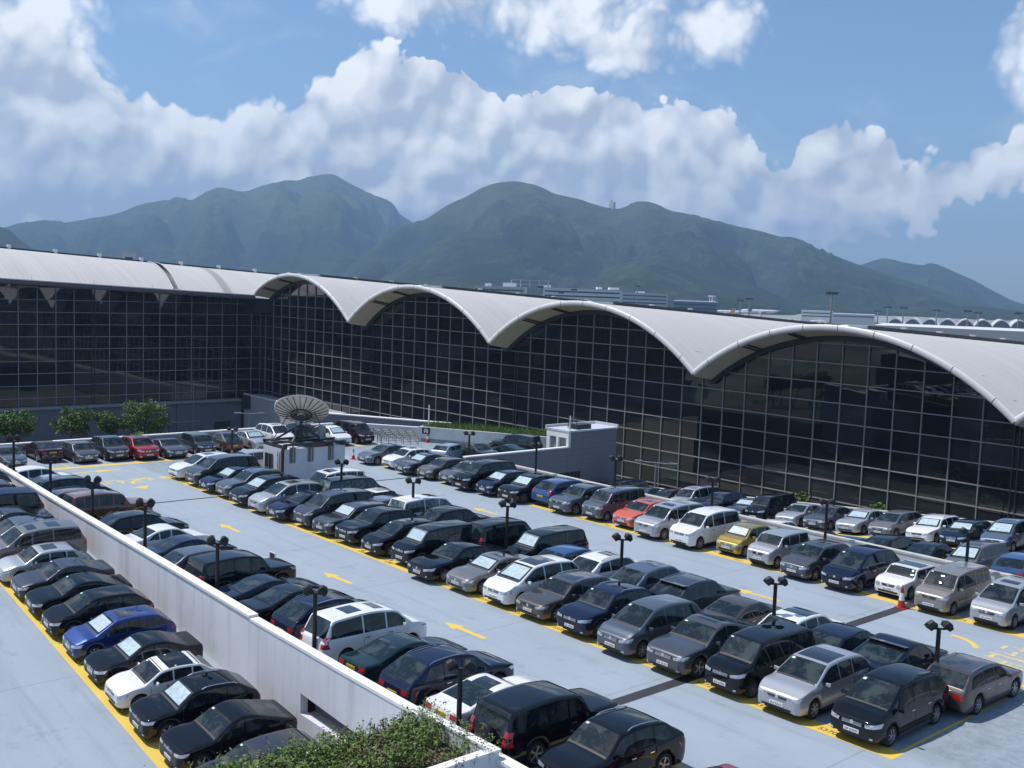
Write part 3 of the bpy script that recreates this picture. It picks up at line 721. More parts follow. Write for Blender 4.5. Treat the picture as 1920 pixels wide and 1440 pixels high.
def hill(name, crest, foot, depth_back, seed, spur=1.0, nv=64, sub=7, relief=.16):
    """ridge line with spurs and gullies running down both flanks; crest = list of (x,y,z)"""
    C = [Vector(p) for p in crest]
    P = []
    for i in range(len(C)-1):
        for j in range(sub):
            t = j/sub
            p0, p1, p2, p3 = C[max(i-1,0)], C[i], C[i+1], C[min(i+2, len(C)-1)]
            q = .5*((2*p1)+(-p0+p2)*t+(2*p0-5*p1+4*p2-p3)*t*t+(-p0+3*p1-3*p2+p3)*t**3)
            P.append(q)
    P.append(C[-1])
    camv = Vector(CAMLOC); rows = []
    for p in P:
        d = Vector((p.x-camv.x, p.y-camv.y, 0)); L = d.length; d.normalize()
        row = []
        for v in range(nv+1):
            s = v/nv
            if s < .72:
                u = s/.72; off = -foot*(1-u); prof = u**.92*(.55+.45*u)
            else:
                u = 1-(s-.72)/.28; off = depth_back*(1-u); prof = u
            q = Vector((p.x, p.y, 0)) + d*off
            hh = max(p.z-ZG, 4)
            w = math.sin(math.pi*min(1, prof))**.8 if prof < 1 else 0
            # gullies: ridged noise stretched down the slope
            uv = Vector((q.x*.0022+seed, q.y*.0022, seed*3.1))
            wob = MN.noise(uv*2.3)*.35
            al = Vector(((p.x+wob*500)*.0030, (p.y+wob*500)*.0030, seed+prof*.55))
            rg = 1-abs(MN.noise(al))*2.3
            rg2 = 1-abs(MN.noise(al*2.7+Vector((7,3,1))))*2.0
            fine = MN.fractal(q*.006, 1.0, 2.0, 5)
            z = ZG + hh*prof + hh*relief*spur*w*((rg-.55)*1.3+(rg2-.6)*.5) + hh*.045*fine*(.15+.85*w)
            if v == 0 or v == nv: z = ZG-5
            row.append((q.x, q.y, min(z, ZG+hh*1.0+6) if prof > .93 else z))
        rows.append(row)
    o = MB().grid(rows).build(name, M_hill, smooth=True); struct(o); return o
hill('mountain_range', FAR['m1'], 2500, 1500, 1.7, relief=.30, nv=84)
hill('mountain_range', FAR['m2'], 1700, 1200, 4.2, relief=.32, nv=84)
hill('mountain_range', FAR['m3'], 1500, 900, 8.4, nv=40)
hill('hill', FAR['m4'], 1100, 700, 5.5, nv=44, relief=.14)
hill('hill', FAR['m5'], 1300, 800, 3.3, nv=44, relief=.14)
hill('hill', FAR['m6'], 1200, 900, 6.1, nv=40)
hill('hill', FAR['m7'], 900, 500, 9.3, nv=30, relief=.10)
# low sky at the horizon behind everything is the world; haze fills the air
def build_haze():
    m = bpy.data.materials.new('haze'); m.use_nodes = True; t = NT(m.node_tree)
    o = t.n('ShaderNodeOutputMaterial'); v = t.n('ShaderNodeVolumePrincipled')
    v.inputs['Color'].default_value = (.42,.66,1.0,1); v.inputs['Density'].default_value = HAZE; v.inputs['Anisotropy'].default_value = .1
    t.nt.links.new(v.outputs[0], o.inputs['Volume'])
    b = MB().box(-9700, 6200, -4200, 9700, ZG-6, 760).build('haze', m); b['kind'] = 'stuff'
build_haze()
# ================================================================ TERMINAL HALL
HZ = 2.0516; XC = -38.26
def zv(x, y, xc):                       # top of the roof skin
    d = min(abs(x-xc), 18.0)
    return 4.73-.0363*(x+1.5)-.05*(y+3.6)+math.sqrt(27.8**2-d*d)-21.2
def eave(y): return 7.9-.037*(y+2)
def ridge(y): return 12.6-.05*y
def zleft(x, y):
    u = min(max((-34-x)/21.5, 0), 2); u = u if u <= 1 else 2-u
    f = (math.sqrt(51.5**2-(21.5*(1-u))**2)-46.8)/4.7
    return eave(y)+(ridge(y)-eave(y))*f
def roof_mat():
    m = mat('roof_sheet', (.58,.56,.53), rough=.55, spec=.3); t = NT.__new__(NT); t.nt = m.node_tree
    b = [n for n in m.node_tree.nodes if n.type == 'BSDF_PRINCIPLED'][0]
    g = t.n('ShaderNodeNewGeometry').outputs['Position']
    s = t.n('ShaderNodeSeparateXYZ'); t.put(s, 0, g)
    seam = t.m('PINGPONG', s.outputs[1], .45)
    line = t.mr(seam, 0, .05, .80, 1)
    panel = t.noise(t.vm('MULTIPLY', g, (.015, 1.1, .01)), 1.0, 2, .5)
    stain = t.noise(t.vm('MULTIPLY', g, (.05, .5, .05)), 1.0, 5, .6)
    v = t.m('MULTIPLY', line, t.m('ADD', .80, t.m('ADD', t.m('MULTIPLY', panel, .22), t.m('MULTIPLY', stain, .16))))
    col = t.vm('SCALE', (.58,.56,.53), scale=v)
    # a weathered strip on the long left roof
    left = t.m('LESS_THAN', s.outputs[0], -34.0)
    yy = t.m('ADD', s.outputs[1], t.m('MULTIPLY', t.m('ADD', s.outputs[0], 34.0), .19))
    band = t.m('MULTIPLY', left, t.m('MULTIPLY', t.mr(yy, -9.9, -9.4, 0, 1), t.mr(yy, -8.2, -7.7, 1, 0)))
    col = t.mix(t.m('MULTIPLY', band, .55), col, (.22,.18,.155,1))
    t.put(b, 'Base Color', col)
    bp = t.n('ShaderNodeBump', inp={'Strength': .5, 'Distance': .05, 'Height': line}); t.put(b, 'Normal', bp.outputs[0])
    return m
M_roof = roof_mat()
M_soff = mat('soffit_panel', (.62,.60,.50), rough=.6, vary=.08, vscale=.3)
M_fas = mat('fascia_white', (.74,.73,.70), rough=.35, spec=.5)
M_joint = mat('joint_dark', (.05,.05,.045), rough=.7)
M_dark = mat('dark_metal', (.035,.037,.04), rough=.5)
M_mull = mat('mullion_light', (.27,.265,.245), rough=.45)
M_mulld = mat('mullion_grey', (.27,.28,.30), rough=.45)
M_white = mat('white_paint', (.72,.71,.72), rough=.7, vary=.06, vscale=.8, bump=.1, bscale=3)
M_cap = mat('white_cap', (.80,.79,.76), rough=.7, vary=.05, vscale=2)
def curtain_glass():
    m = mat('curtain_glass', (.006,.008,.009), rough=.01, spec=.5, ior=1.75); t = NT.__new__(NT); t.nt = m.node_tree
    b = [n for n in m.node_tree.nodes if n.type == 'BSDF_PRINCIPLED'][0]
    g = t.n('ShaderNodeNewGeometry').outputs['Position']
    rnd = t.n('ShaderNodeNewGeometry').outputs['Random Per Island']
    a = t.noise(t.vm('MULTIPLY', g, (.08, .08, .35)), 1.0, 5, .6)
    c1 = t.vm('SCALE', (.010,.014,.013), scale=t.mr(a, .35, .7, .3, 2.4))
    t.put(b, 'Base Color', t.vm('SCALE', c1, scale=t.mr(rnd, 0, 1, .4, 1.5)))
    bp = t.n('ShaderNodeBump', inp={'Strength': .05, 'Distance': .05, 'Height': t.noise(g, .55, 2, .4)}); t.put(b, 'Normal', bp.outputs[0])
    return m
M_cg = curtain_glass()
def tile_mat(name, col, w, h, axis='x', dark=.62, vary=.1):
    m = mat(name, col, rough=.55, spec=.4); t = NT.__new__(NT); t.nt = m.node_tree
    b = [n for n in m.node_tree.nodes if n.type == 'BSDF_PRINCIPLED'][0]
    g = t.n('ShaderNodeNewGeometry').outputs['Position']; s = t.n('ShaderNodeSeparateXYZ'); t.put(s, 0, g)
    u = t.m('PINGPONG', s.outputs[0 if axis == 'x' else 1], w/2); v = t.m('PINGPONG', s.outputs[2], h/2)
    ln = t.m('MULTIPLY', t.mr(u, .0, .03, dark, 1), t.mr(v, .0, .03, dark, 1))
    wn = t.n('ShaderNodeTexWhiteNoise'); 
    t.put(wn, 0, t.vm('SNAP', g, (w if axis == 'x' else 99, 99 if axis == 'x' else w, h)))
    nz = t.noise(g, .6, 4, .6)
    sc_ = t.m('MULTIPLY', ln, t.m('ADD', 1-vary, t.m('ADD', t.m('MULTIPLY', wn.outputs[0], vary), t.m('MULTIPLY', nz, vary))))
    t.put(b, 'Base Color', t.vm('SCALE', col, scale=sc_))
    return m
hall = empty('airport_terminal', (0, 0, ZG)); hall_off = Vector((0, 0, -ZG))
def hpart(mb, name, m, smooth=False, parent=None, angle=None):
    o = mb.build(name, m, parent or hall, smooth=smooth, angle=angle)
    if parent is None: o.location = hall_off
    return o
tag(hall, 'glass airport hall with a scalloped pale grey vaulted roof behind the car park', 'terminal building')
YF = -3.6
for vi, xc in enumerate((-19.5, 16.5, 52.5, 88.5, 124.5)):
    xa = -34.0 if vi == 0 else xc-18; xb = xc+18
    xs = [xa+(xb-xa)*i/36 for i in range(37)]; ys = [YF, 0, 6, 14, 24, 36, 50, 66, 84, 104, 125]
    top = [[(x, y, zv(x, y, xc)) for y in ys] for x in xs]
    r_ = MB(); r_.grid(top, 0)
    und = [[(x, y, zv(x, y, xc)-(.55 if y == YF else .9)) for y in (YF, -.1, 10)] for x in xs]
    r_.grid([u[::-1] for u in und], 1)
    r_.grid([[und[i][0], top[i][0]] for i in range(37)], 1)
    rv = hpart(r_, 'roof_vault', [M_roof, M_soff], smooth=True, angle=40)
    f = MB(); jn = MB(); n = 10; ring = []
    for x in xs:
        d = .02; z = zv(x, YF, xc); dz = (zv(min(x+d, xb), YF, xc)-zv(max(x-d, xa), YF, xc))/(min(x+d, xb)-max(x-d, xa)); tv = Vector((1, 0, dz)).normalized(); nv_ = Vector((-tv.z, 0, tv.x))
        ring.append([Vector((x, YF-.12, z-.20)) + nv_*math.sin(2*math.pi*i/n)*.33 + Vector((0, 1, 0))*math.cos(2*math.pi*i/n)*.14 for i in range(n)])
    f.grid(ring, 0, closed=True); 
    hpart(f, 'roof_fascia', M_fas, smooth=True, parent=rv)
    for x in xs[2::4]:
        jn = MB()
        i = xs.index(x); a = sum(ring[i], Vector())/n; tv = (sum(ring[min(i+1,36)], Vector())/n - a).normalized()
        for rr_j in (ring[i],):
            q0 = [a+(p-a)*1.03-tv*.035 for p in rr_j]; q1 = [a+(p-a)*1.03+tv*.035 for p in rr_j]; jn.grid([q0, q1], 0, closed=True)
        hpart(jn, 'fascia_joint', M_joint, parent=rv)
    # paired brackets on the soffit
    br = MB()
    for dx in (-11.6, -11.1, -6.0, -5.5, 6.2, 6.7, 11.6, 12.1):
        x = xc+dx
        if x < xa+1: continue
        br = MB()
        br.beam((x, YF+.2, zv(x, YF, xc)-.66), (x, -.3, zv(x, 0, xc)-1.05), .10, .16)
        hpart(br, 'soffit_bracket', M_dark, parent=rv)
    # dark head frame where the glass meets the vault
    hf = MB()
    for a, b in zip(xs, xs[1:]):
        hf.beam((a, -.28, zv(a, 0, xc)-1.15), (b, -.28, zv(b, 0, xc)-1.15), .35, .55)
    hpart(hf, 'glazing_head', M_dark, parent=rv)
    sk = MB(); y = YF+5
    while y < 118:
        hh = zv(xc, y, xc); h2 = zv(xc, y+7.4, xc)
        sk.hexa([(xc-.9, y, hh-.05), (xc+.9, y, hh-.05), (xc+.9, y+7.4, h2-.05), (xc-.9, y+7.4, h2-.05)], [(xc-.9, y, hh+.35), (xc+.9, y, hh+.35), (xc+.9, y+7.4, h2+.35), (xc-.9, y+7.4, h2+.35)], 0)
        sk.box(xc-.3, xc+.3, y+7.5, y+7.95, h2-.1, h2+.55, 1); y += 8.0
    hpart(sk, 'ridge_skylight', [M_dark, M_fas], parent=rv)
    # ridge fin near the fascia
    fin = MB(); fin.hexa([(xc-.5, YF+.4, zv(xc,YF,xc)), (xc+.5, YF+.4, zv(xc,YF,xc)), (xc+.25, YF+7, zv(xc,YF+7,xc)), (xc-.25, YF+7, zv(xc,YF+7,xc))],
        [(xc-.4, YF+1.2, zv(xc,YF,xc)+.15), (xc+.4, YF+1.2, zv(xc,YF,xc)+.15), (xc+.2, YF+6.6, zv(xc,YF+7,xc)+.45), (xc-.2, YF+6.6, zv(xc,YF+7,xc)+.45)])
    hpart(fin, 'ridge_fin', M_fas, parent=rv)
# long roof on the left
ysl = [-130+8.6*i for i in range(0, 30)]; xsl = [-34-21.5*2*i/30 for i in range(31)]
lr = MB(); lr.grid([[(x, y, zleft(x, y)) for y in ysl] for x in xsl][::-1], 0)
lr.grid([[(-34, y, eave(y)-.55), (XC-.1, y, eave(y)-.75)] for y in ysl], 1)
rl_ = hpart(lr, 'long_roof', [M_roof, M_dark], smooth=True, angle=40)
ef = MB()
for a, b in zip(ysl, ysl[1:]):
    if a > -4: break
    b = min(b, YF)
    ef.beam((-33.75, a, eave(a)-.07), (-33.75, b, eave(b)-.07), .5, .16, 0); ef.tube((-33.85, a, eave(a)-.50), (-33.85, b, eave(b)-.50), .38, n=10, mi=1)
hpart(ef, 'eave_gutter', [M_fas, mat('eave_grey', (.12,.125,.13), rough=.35)], parent=rl_)
lad = MB()
for yy in (-19.3, -18.1):
    pts = [Vector((-34-21.5*i/10, yy+4.1*i/10, zleft(-34-21.5*i/10, yy+4.1*i/10)+.18)) for i in range(11)]
    for a, b in zip(pts, pts[1:]): lad.beam(a, b, .12, .12, 1)
for i in range(60):
    x = -34.3-21*i/60; y_ = -18.7+4.1*i/60; lad.box(x-.06, x+.06, y_-.5, y_+.5, zleft(x, y_)+.06, zleft(x, y_)+.12, 0)
hpart(lad, 'roof_ladder', [M_dark, M_fas], parent=rl_)
rr_ = MB()
for a in range(-128, 40, 8):
    rr_.beam((-55.5, a, ridge(a)+.12), (-55.5, a+7.3, ridge(a+7.3)+.12), .8, .4, 0); rr_.box(-55.8, -55.2, a+7.35, a+7.95, ridge(a)-.3, ridge(a)+.45, 1)
hpart(rr_, 'ridge_skylight', [M_dark, M_fas], parent=rl_)
for y in (-43, -33, -23): 
    MBp = MB(); MBp.tube((-34.2, y, eave(y)), (-34.2, y, eave(y)+.7), .05); hpart(MBp, 'roof_peg', M_fas, parent=rl_)
fill = MB(); fill.box(-38.3, -33.6, -3.5, .3, 4.6, 7.25); hpart(fill, 'corner_infill', M_dark, parent=rl_)
# curtain walls: one pane mesh per wall with slight pane-to-pane tilt
def gtop(x):
    for xc in (-19.5, 16.5, 52.5, 88.5, 124.5):
        if xc-18 <= x <= xc+18 or (xc == -19.5 and x < -37): return zv(max(x, -36), 0, xc)-1.0
    return 3.0
rg = random.Random(3)
ZB = -12.9
pan = MB(); mul = MB(); mdk = MB()
zs = [HZ*j for j in range(-6, 7)]
zs = [ZB] + [z for z in zs if z > ZB+.2]
mx = [XC] + [3*m_ for m_ in range(-12, 54)]
for a, b in zip(mx, mx[1:]):
    for z0, z1 in zip(zs, zs[1:]+[zs[-1]+HZ]):
        ta, tb = gtop(a+.01), gtop(b-.01)
        if z0 > max(ta, tb): continue
        ti = rg.uniform(-.004, .004); tj = rg.uniform(-.004, .004)
        za, zb_ = min(z1, max(ta, z0)), min(z1, max(tb, z0))
        pan.add([(a, ti+tj, z0), (b, ti-tj, z0), (b, -ti-tj, zb_), (a, -ti+tj, za)], [(0,1,2,3)])
for i, m_ in enumerate(range(-12, 54)):
    x = 3*m_; tp = min(gtop(x-.01), gtop(x+.01))
    dbl = m_ in (0, 12, 35)
    (mdk if dbl else mul).box(x-.05, x+.05, -.16, -.01, ZB, tp)
    if dbl: mdk.box(x+.45, x+.57, -.16, -.01, ZB, tp)
for z in zs[1:]:
    x = XC; run = None
    while x < 160:
        ok = gtop(x) > z+.05
        if ok and run is None: run = x
        if (not ok or x >= 159) and run is not None:
            if x-run > .6: mul.box(run, x, -.155, -.012, z-.05, z+.05)
            run = None
        x += .5
w1 = hpart(pan, 'glass_wall', M_cg); hpart(mul, 'mullion_grid', M_mull, parent=w1); hpart(mdk, 'movement_joint', M_dark, parent=w1)
pan = MB(); mul = MB(); mdk = MB()
yv = [0] + [-3*(n_-.364) for n_ in range(1, 44)]
zs2 = [-11.7] + [HZ*j for j in range(-5, 5)]
for a, b in zip(yv, yv[1:]):
    for z0, z1 in zip(zs2, zs2[1:]+[zs2[-1]+HZ]):
        ta, tb = eave(a)-.85, eave(b)-.85
        if z0 > max(ta, tb): continue
        ti = rg.uniform(-.004, .004); tj = rg.uniform(-.004, .004)
        pan.add([(XC+ti+tj, a, z0), (XC-ti+tj, a, min(z1, ta)), (XC-ti-tj, b, min(z1, tb)), (XC+ti-tj, b, z0)], [(0,1,2,3)])
for i, y in enumerate(yv):
    dbl = i in (11, 23)
    (mdk if dbl else mul).box(XC+.01, XC+.16, y-.055, y+.055, -11.7, eave(y)-.8)
    if dbl: mdk.box(XC+.01, XC+.16, y+.4, y+.5, -11.7, eave(y)-.8)
for z in zs2[1:]: mul.box(XC+.012, XC+.155, -129, -.1, z-.05, z+.05)
w2 = hpart(pan, 'glass_wall', M_cg); hpart(mul, 'mullion_grid', M_mulld, parent=w2); hpart(mdk, 'movement_joint', M_dark, parent=w2)
pd = MB(); pd.box(XC-.5, XC+1.3, -130, -4.2, -12.15, -11.7, 0); pd.box(XC-.5, XC+.75, -130, -4.2, ZG, -12.15, 1)
for y in (-33, -17): pd.box(XC+.74, XC+.80, y-.05, y+.05, ZG, -12.2, 2)
pd.box(XC+.74, XC+.82, -18.5, -12.5, -15.7, -15.4, 0); pd.box(XC+.74, XC+.82, -9.6, -6.4, -18.5, -15.9, 2)
hpart(pd, 'podium_wall', [mat('ledge_grey', (.30,.31,.33), rough=.6), tile_mat('podium_tile', (.17,.18,.21), 2.4, 1.2, 'y', .8), M_dark])
bk = MB(); bk.box(XC-30, 165, .4, 100, ZG, -2.5)
hpart(bk, 'hall_interior', mat('interior_dark', (.01,.01,.01), rough=.9))
lg = MB(); lg.box(-6.7, 62, -1.1, -.17, -13.3, -12.9, 0); lg.box(-6.7, 62, -1.3, -.17, ZG, -13.3, 1)
hpart(lg, 'wall_base', [mat('ledge_pale', (.5,.49,.47), rough=.7), mat('base_grey', (.20,.20,.23), rough=.7)])
# tiled service block in the corner
blk = empty('service_block', (-22, -2, ZG)); tag(blk, 'low pale tiled building in the corner where the two glass walls meet', 'building')
b_ = MB(); b_.box(XC+1.4-(-22), -6.8+22, -3.9+2, -.2+2, 0, -10.85-ZG, 0)
b_.v = [(x, y, z-(.0 if z < 1 else .33*(x+22)/28)) for x, y, z in b_.v]
b_.build('wall', tile_mat('pale_tile', (.46,.46,.50), 3.0, 1.25, 'x', .72, .14), blk)
c_ = MB(); c_.box(XC+1.3+22, -6.7+22, -4.0+2, -3.7+2, -10.85-ZG, -10.55-ZG); c_.v = [(x, y, z-.33*(x+22)/28) for x, y, z in c_.v]
c_.build('coping', M_cap, blk)
MB().box(-36.6+22, -34.2+22, -4.6+2, -3.9+2, -13.4-ZG, -10.9-ZG).build('corner_window', M_dark, blk)

# ================================================================ DECKS
def deck_mat(name='deck_paint', base=(.325,.375,.43)):
    m = mat(name, base, rough=.75, spec=.35); t = NT.__new__(NT); t.nt = m.node_tree
    b = [n for n in m.node_tree.nodes if n.type == 'BSDF_PRINCIPLED'][0]
    g = t.n('ShaderNodeNewGeometry').outputs['Position']; s = t.n('ShaderNodeSeparateXYZ'); t.put(s, 0, g)
    n1 = t.noise(g, .35, 6, .6); n2 = t.noise(g, 3.0, 5, .65); n3 = t.noise(t.vm('MULTIPLY', g, (.25, 2.6, 1)), 1.0, 4, .6)
    v = t.m('ADD', .80, t.m('ADD', t.m('MULTIPLY', n1, .20), t.m('ADD', t.m('MULTIPLY', n2, .10), t.m('MULTIPLY', n3, .08))))
    # construction joints
    wob = t.m('MULTIPLY', t.m('SUBTRACT', n2, .5), .06)
    jx = t.m('PINGPONG', t.m('ADD', t.m('ADD', s.outputs[0], 1.9), wob), 3.9); jy = t.m('PINGPONG', t.m('ADD', t.m('ADD', s.outputs[1], 1.15), wob), 7.8)
    ln = t.m('MULTIPLY', t.mr(jx, .012, .035, .74, 1), t.mr(jy, .012, .035, .78, 1))
    oil = t.m('MULTIPLY', t.mr(t.noise(g, .9, 5, .7), .58, .72, 1, .82), t.mr(t.noise(g, 4.5, 4, .7), .66, .74, 1, .72))
    tyre = t.mr(t.noise(t.vm('MULTIPLY', g, (.12, 1.6, 1)), 1.0, 3, .6), .52, .72, 1, .88)
    inbay = t.m('MAXIMUM', t.m('MULTIPLY', t.mr(s.outputs[1], -68.2, -67.4, 0, 1), t.mr(s.outputs[1], -59.5, -58.8, 1, 0)), t.m('MAXIMUM', t.mr(s.outputs[1], -52.4, -51.8, 0, 1), t.m('MULTIPLY', t.mr(s.outputs[1], -79.6, -79.5, 0, 1), t.mr(s.outputs[1], -75.0, -74.4, 1, 0))))
    grime = t.m('SUBTRACT', 1.0, t.m('MULTIPLY', inbay, t.mr(n2, .35, .65, .06, .30)))
    t.put(b, 'Base Color', t.vm('SCALE', base, scale=t.m('MULTIPLY', t.m('MULTIPLY', t.m('MULTIPLY', v, ln), t.m('MULTIPLY', oil, tyre)), grime)))
    t.put(b, 'Roughness', t.mr(n1, .3, .7, .62, .85))
    return m
M_deck = deck_mat()
out = [(62.5,-79.35),(168,-79.35),(168,-46.4),(86.2,-46.4),(86.2,-46.38),(85.75,-46.38),(85.75,-34.5),(84,-35),(71.3,-42.2),(69.3,-40.4),(62.5,-45.6)]
d_ = MB(); d_.hexa([(x, y, ZD-.6) for x, y in out], [(x, y, ZD) for x, y in out]); struct(d_.build('parking_deck', M_deck))
d_ = MB(); rows = []
for x in (45, 62, 80, 98, 110, 123, 140, 168): rows.append([(x, -112, zl(x)), (x, -79.5, zl(x))])
d_.grid([r[::-1] for r in rows][::-1]); rows2 = [[(a[0][0], a[0][1], a[0][2]-.6), (a[1][0], a[1][1], a[1][2]-.6)] for a in rows]; d_.grid(rows2)
struct(d_.build('lower_parking_ramp', M_deck))
d_ = MB(); rows = []
for x in (86.2, 100, 120, 140, 168): rows.append([(x, -46.2, zr_(x)), (x, -31.5, zr_(x))])
d_.grid(rows); struct(d_.build('side_parking_ramp', M_deck))
# underside / garage mass
M_conc = mat('bare_concrete', (.20,.20,.20), rough=.9, vary=.15, vscale=.4)
gm = MB(); gm.box(62.6, 168, -79.0, -46.6, ZG, ZD-.7); gm.box(62.6, 86, -46.6, -40.5, ZG, ZD-.7)
struct(gm.build('garage_block', M_conc))
gm = MB()
gm.hexa([(45,-112,ZG),(168,-112,ZG),(168,-80.4,ZG),(45,-80.4,ZG)], [(45,-112,zl(45)-.7),(168,-112,zl(168)-.7),(168,-80.4,zl(168)-.7),(45,-80.4,zl(45)-.7)])
gm.hexa([(86.2,-46.1,ZG),(168,-46.1,ZG),(168,-31.5,ZG),(86.2,-31.5,ZG)], [(86.2,-46.1,zr_(86.2)-.05),(168,-46.1,zr_(168)-.05),(168,-31.5,zr_(168)-.05),(86.2,-31.5,zr_(86.2)-.05)])
struct(gm.build('ramp_support', M_conc))

# ---- white wall between the decks, with its slot opening
WT = [(75.5,-.95),(82,-1.15),(89.3,-1.39),(103.9,-1.79),(111.4,-2.04),(111.401,-2.14),(118,-2.28),(126,-2.38),(168,-3.0)]
def wtop(x):
    for (a, b), (c, d) in zip(WT, WT[1:]):
        if a <= x <= c: return b+(d-b)*(x-a)/(c-a)
    return WT[-1][1]
M_wall = mat('wall_white', (.70,.70,.73), rough=.8, spec=.25)
def _wallmat():
    t = NT.__new__(NT); t.nt = M_wall.node_tree
    b = [n for n in M_wall.node_tree.nodes if n.type == 'BSDF_PRINCIPLED'][0]
    g = t.n('ShaderNodeNewGeometry').outputs['Position']
    drip = t.noise(t.vm('MULTIPLY', g, (2.2, 1, .12)), 1.0, 6, .7)
    cloud = t.noise(g, .5, 5, .6)
    v = t.m('MULTIPLY', t.mr(drip, .50, .78, 1, .74), t.mr(cloud, .3, .7, .93, 1.05))
    s = t.n('ShaderNodeSeparateXYZ'); t.put(s, 0, g)
    jx = t.m('PINGPONG', s.outputs[0], 3.0); v = t.m('MULTIPLY', v, t.mr(jx, .005, .03, .88, 1))
    t.put(b, 'Base Color', t.vm('SCALE', (.70,.70,.73), scale=v))
    bp = t.n('ShaderNodeBump', inp={'Strength': .15, 'Distance': .02, 'Height': t.noise(g, 9, 4)}); t.put(b, 'Normal', bp.outputs[0])
_wallmat()
wall = empty('boundary_wall', (100, -79.45, ZD)); tag(wall, 'long white rendered wall between the sloping lower deck and the main deck', 'wall')
wm = MB(); OX0, OX1 = 115.2, 121.8
def wz(x): return min(zl(x), ZD)-.3
def seg(x0, x1, lo0, hi0, lo1, hi1, y0=-79.6, y1=-79.3):
    wm.hexa([(x0-100,y0+79.45,lo0-ZD),(x1-100,y0+79.45,lo1-ZD),(x1-100,y1+79.45,lo1-ZD),(x0-100,y1+79.45,lo0-ZD)], [(x0-100,y0+79.45,hi0-ZD),(x1-100,y0+79.45,hi1-ZD),(x1-100,y1+79.45,hi1-ZD),(x0-100,y1+79.45,hi0-ZD)])
xs = [75.5,82,89.3,97,103.9,111.4,111.401,OX0]
for a, b in zip(xs, xs[1:]): seg(a, b, wz(a), wtop(a)-.1, wz(b), wtop(b)-.1)
def ohi(x): return -3.86-.066*(x-OX0)
def olo(x): return -4.60-.02*(x-OX0)
seg(OX0, OX1, ohi(OX0), wtop(OX0)-.1, ohi(OX1), wtop(OX1)-.1); seg(OX0, OX1, wz(OX0)-1, olo(OX0), wz(OX1)-1, olo(OX1))
seg(OX1, 168, wz(OX1), wtop(OX1)-.1, wz(168), wtop(168)-.1)
wm.build('wall_face', M_wall, wall)
cp = MB()
for a, b in zip([75.5,82,89.3,97,103.9,111.4,111.401,118,126], [82,89.3,97,103.9,111.4,111.401,118,126,168]):
    w0 = .10 if a < 111.4 else .02
    cp.hexa([(a-100,-.17-w0*.3,wtop(a)-.1-ZD),(b-100,-.17-w0*.3,wtop(b)-.1-ZD),(b-100,.19,wtop(b)-.1-ZD),(a-100,.19,wtop(a)-.1-ZD)],
            [(a-100,-.17-w0*.3,wtop(a)-ZD),(b-100,-.17-w0*.3,wtop(b)-ZD),(b-100,.19,wtop(b)-ZD),(a-100,.19,wtop(a)-ZD)])
cp.build('coping', M_cap, wall)
ob = MB(); ob.box(OX0-100, OX1-100, .145, 3.0, -4.7-ZD, -4.65-ZD, 0); ob.box(OX0-100, OX1-100, 2.9, 3.0, -4.7-ZD, -3.7-ZD, 1); ob.box(OX0-100-.02, OX0-100, .145, 3, -4.7-ZD, -3.7-ZD, 1)
ob.build('slot_recess', [mat('sill_cream', (.55,.54,.45), rough=.8), M_ink], wall)  # back and side of the recess coloured black in place of the shade inside

# ---- other walls
def wallthing(name, label, a, b, t, lo, hi, m, cap=True, cat='wall', capm=None, lo2=None, hi2=None):
    a = Vector(a); b = Vector(b); d = (b-a).normalized(); n = Vector((-d.y, d.x))*t/2; mid = (a+b)/2
    lo2 = lo if lo2 is None else lo2; hi2 = hi if hi2 is None else hi2
    e = empty(name, (mid.x, mid.y, lo)); tag(e, label, cat)
    def P(p, z): return (p.x-mid.x, p.y-mid.y, z-lo)
    q = MB(); q.hexa([P(a-n, lo), P(b-n, lo2), P(b+n, lo2), P(a+n, lo)], [P(a-n, hi), P(b-n, hi2), P(b+n, hi2), P(a+n, hi)]); q.build('wall_face', m, e)
    if cap:
        n2 = n*1.25; q = MB(); q.hexa([P(a-n2, hi), P(b-n2, hi2), P(b+n2, hi2), P(a+n2, hi)], [P(a-n2, hi+.1), P(b-n2, hi2+.1), P(b+n2, hi2+.1), P(a+n2, hi+.1)]); q.build('coping', capm or M_cap, e)
    return e
M_pg = mat('parapet_grey', (.22,.22,.25), rough=.8, vary=.1)
M_pw2 = mat('parapet_white', (.56,.56,.56), rough=.8, vary=.1, vscale=1.2)
wallthing('parapet', 'low grey parapet with white coping behind the back row of cars, before the trees', (62.7,-79.6), (62.7,-46.0), .3, ZD, -2.42, M_pg)
M_cap2 = mat('cream_cap', (.50,.49,.45), rough=.8, vary=.12, vscale=2)
wallthing('parapet', 'low cream parapet between the main deck and the cars parked beside the glass hall', (86.4,-46.3), (168,-46.3), .28, -9, -2.52, M_pw2, capm=M_cap2, lo2=-4)
wallthing('parapet', 'cream kerb wall before the tall glass facade, behind the last row of cars', (86.2,-31.4), (168,-31.4), .3, zr_(86)-3, zr_(86.2)+.72, M_pw2, capm=M_cap2, lo2=zr_(168)-.6, hi2=zr_(168)+.82)
wallthing('low_wall', 'white low wall with grey base behind the short handrails', (62.6,-45.3), (69.3,-40.3), .3, ZD, ZD+.85, M_pw2)
wallthing('low_wall', 'grey upper wall behind the handrails, close to the foot of the glass', (57,-44.5), (69.6,-37.6), .5, -12, ZD+1.15, mat('wall_grey', (.20,.20,.23), rough=.8), cap=True)
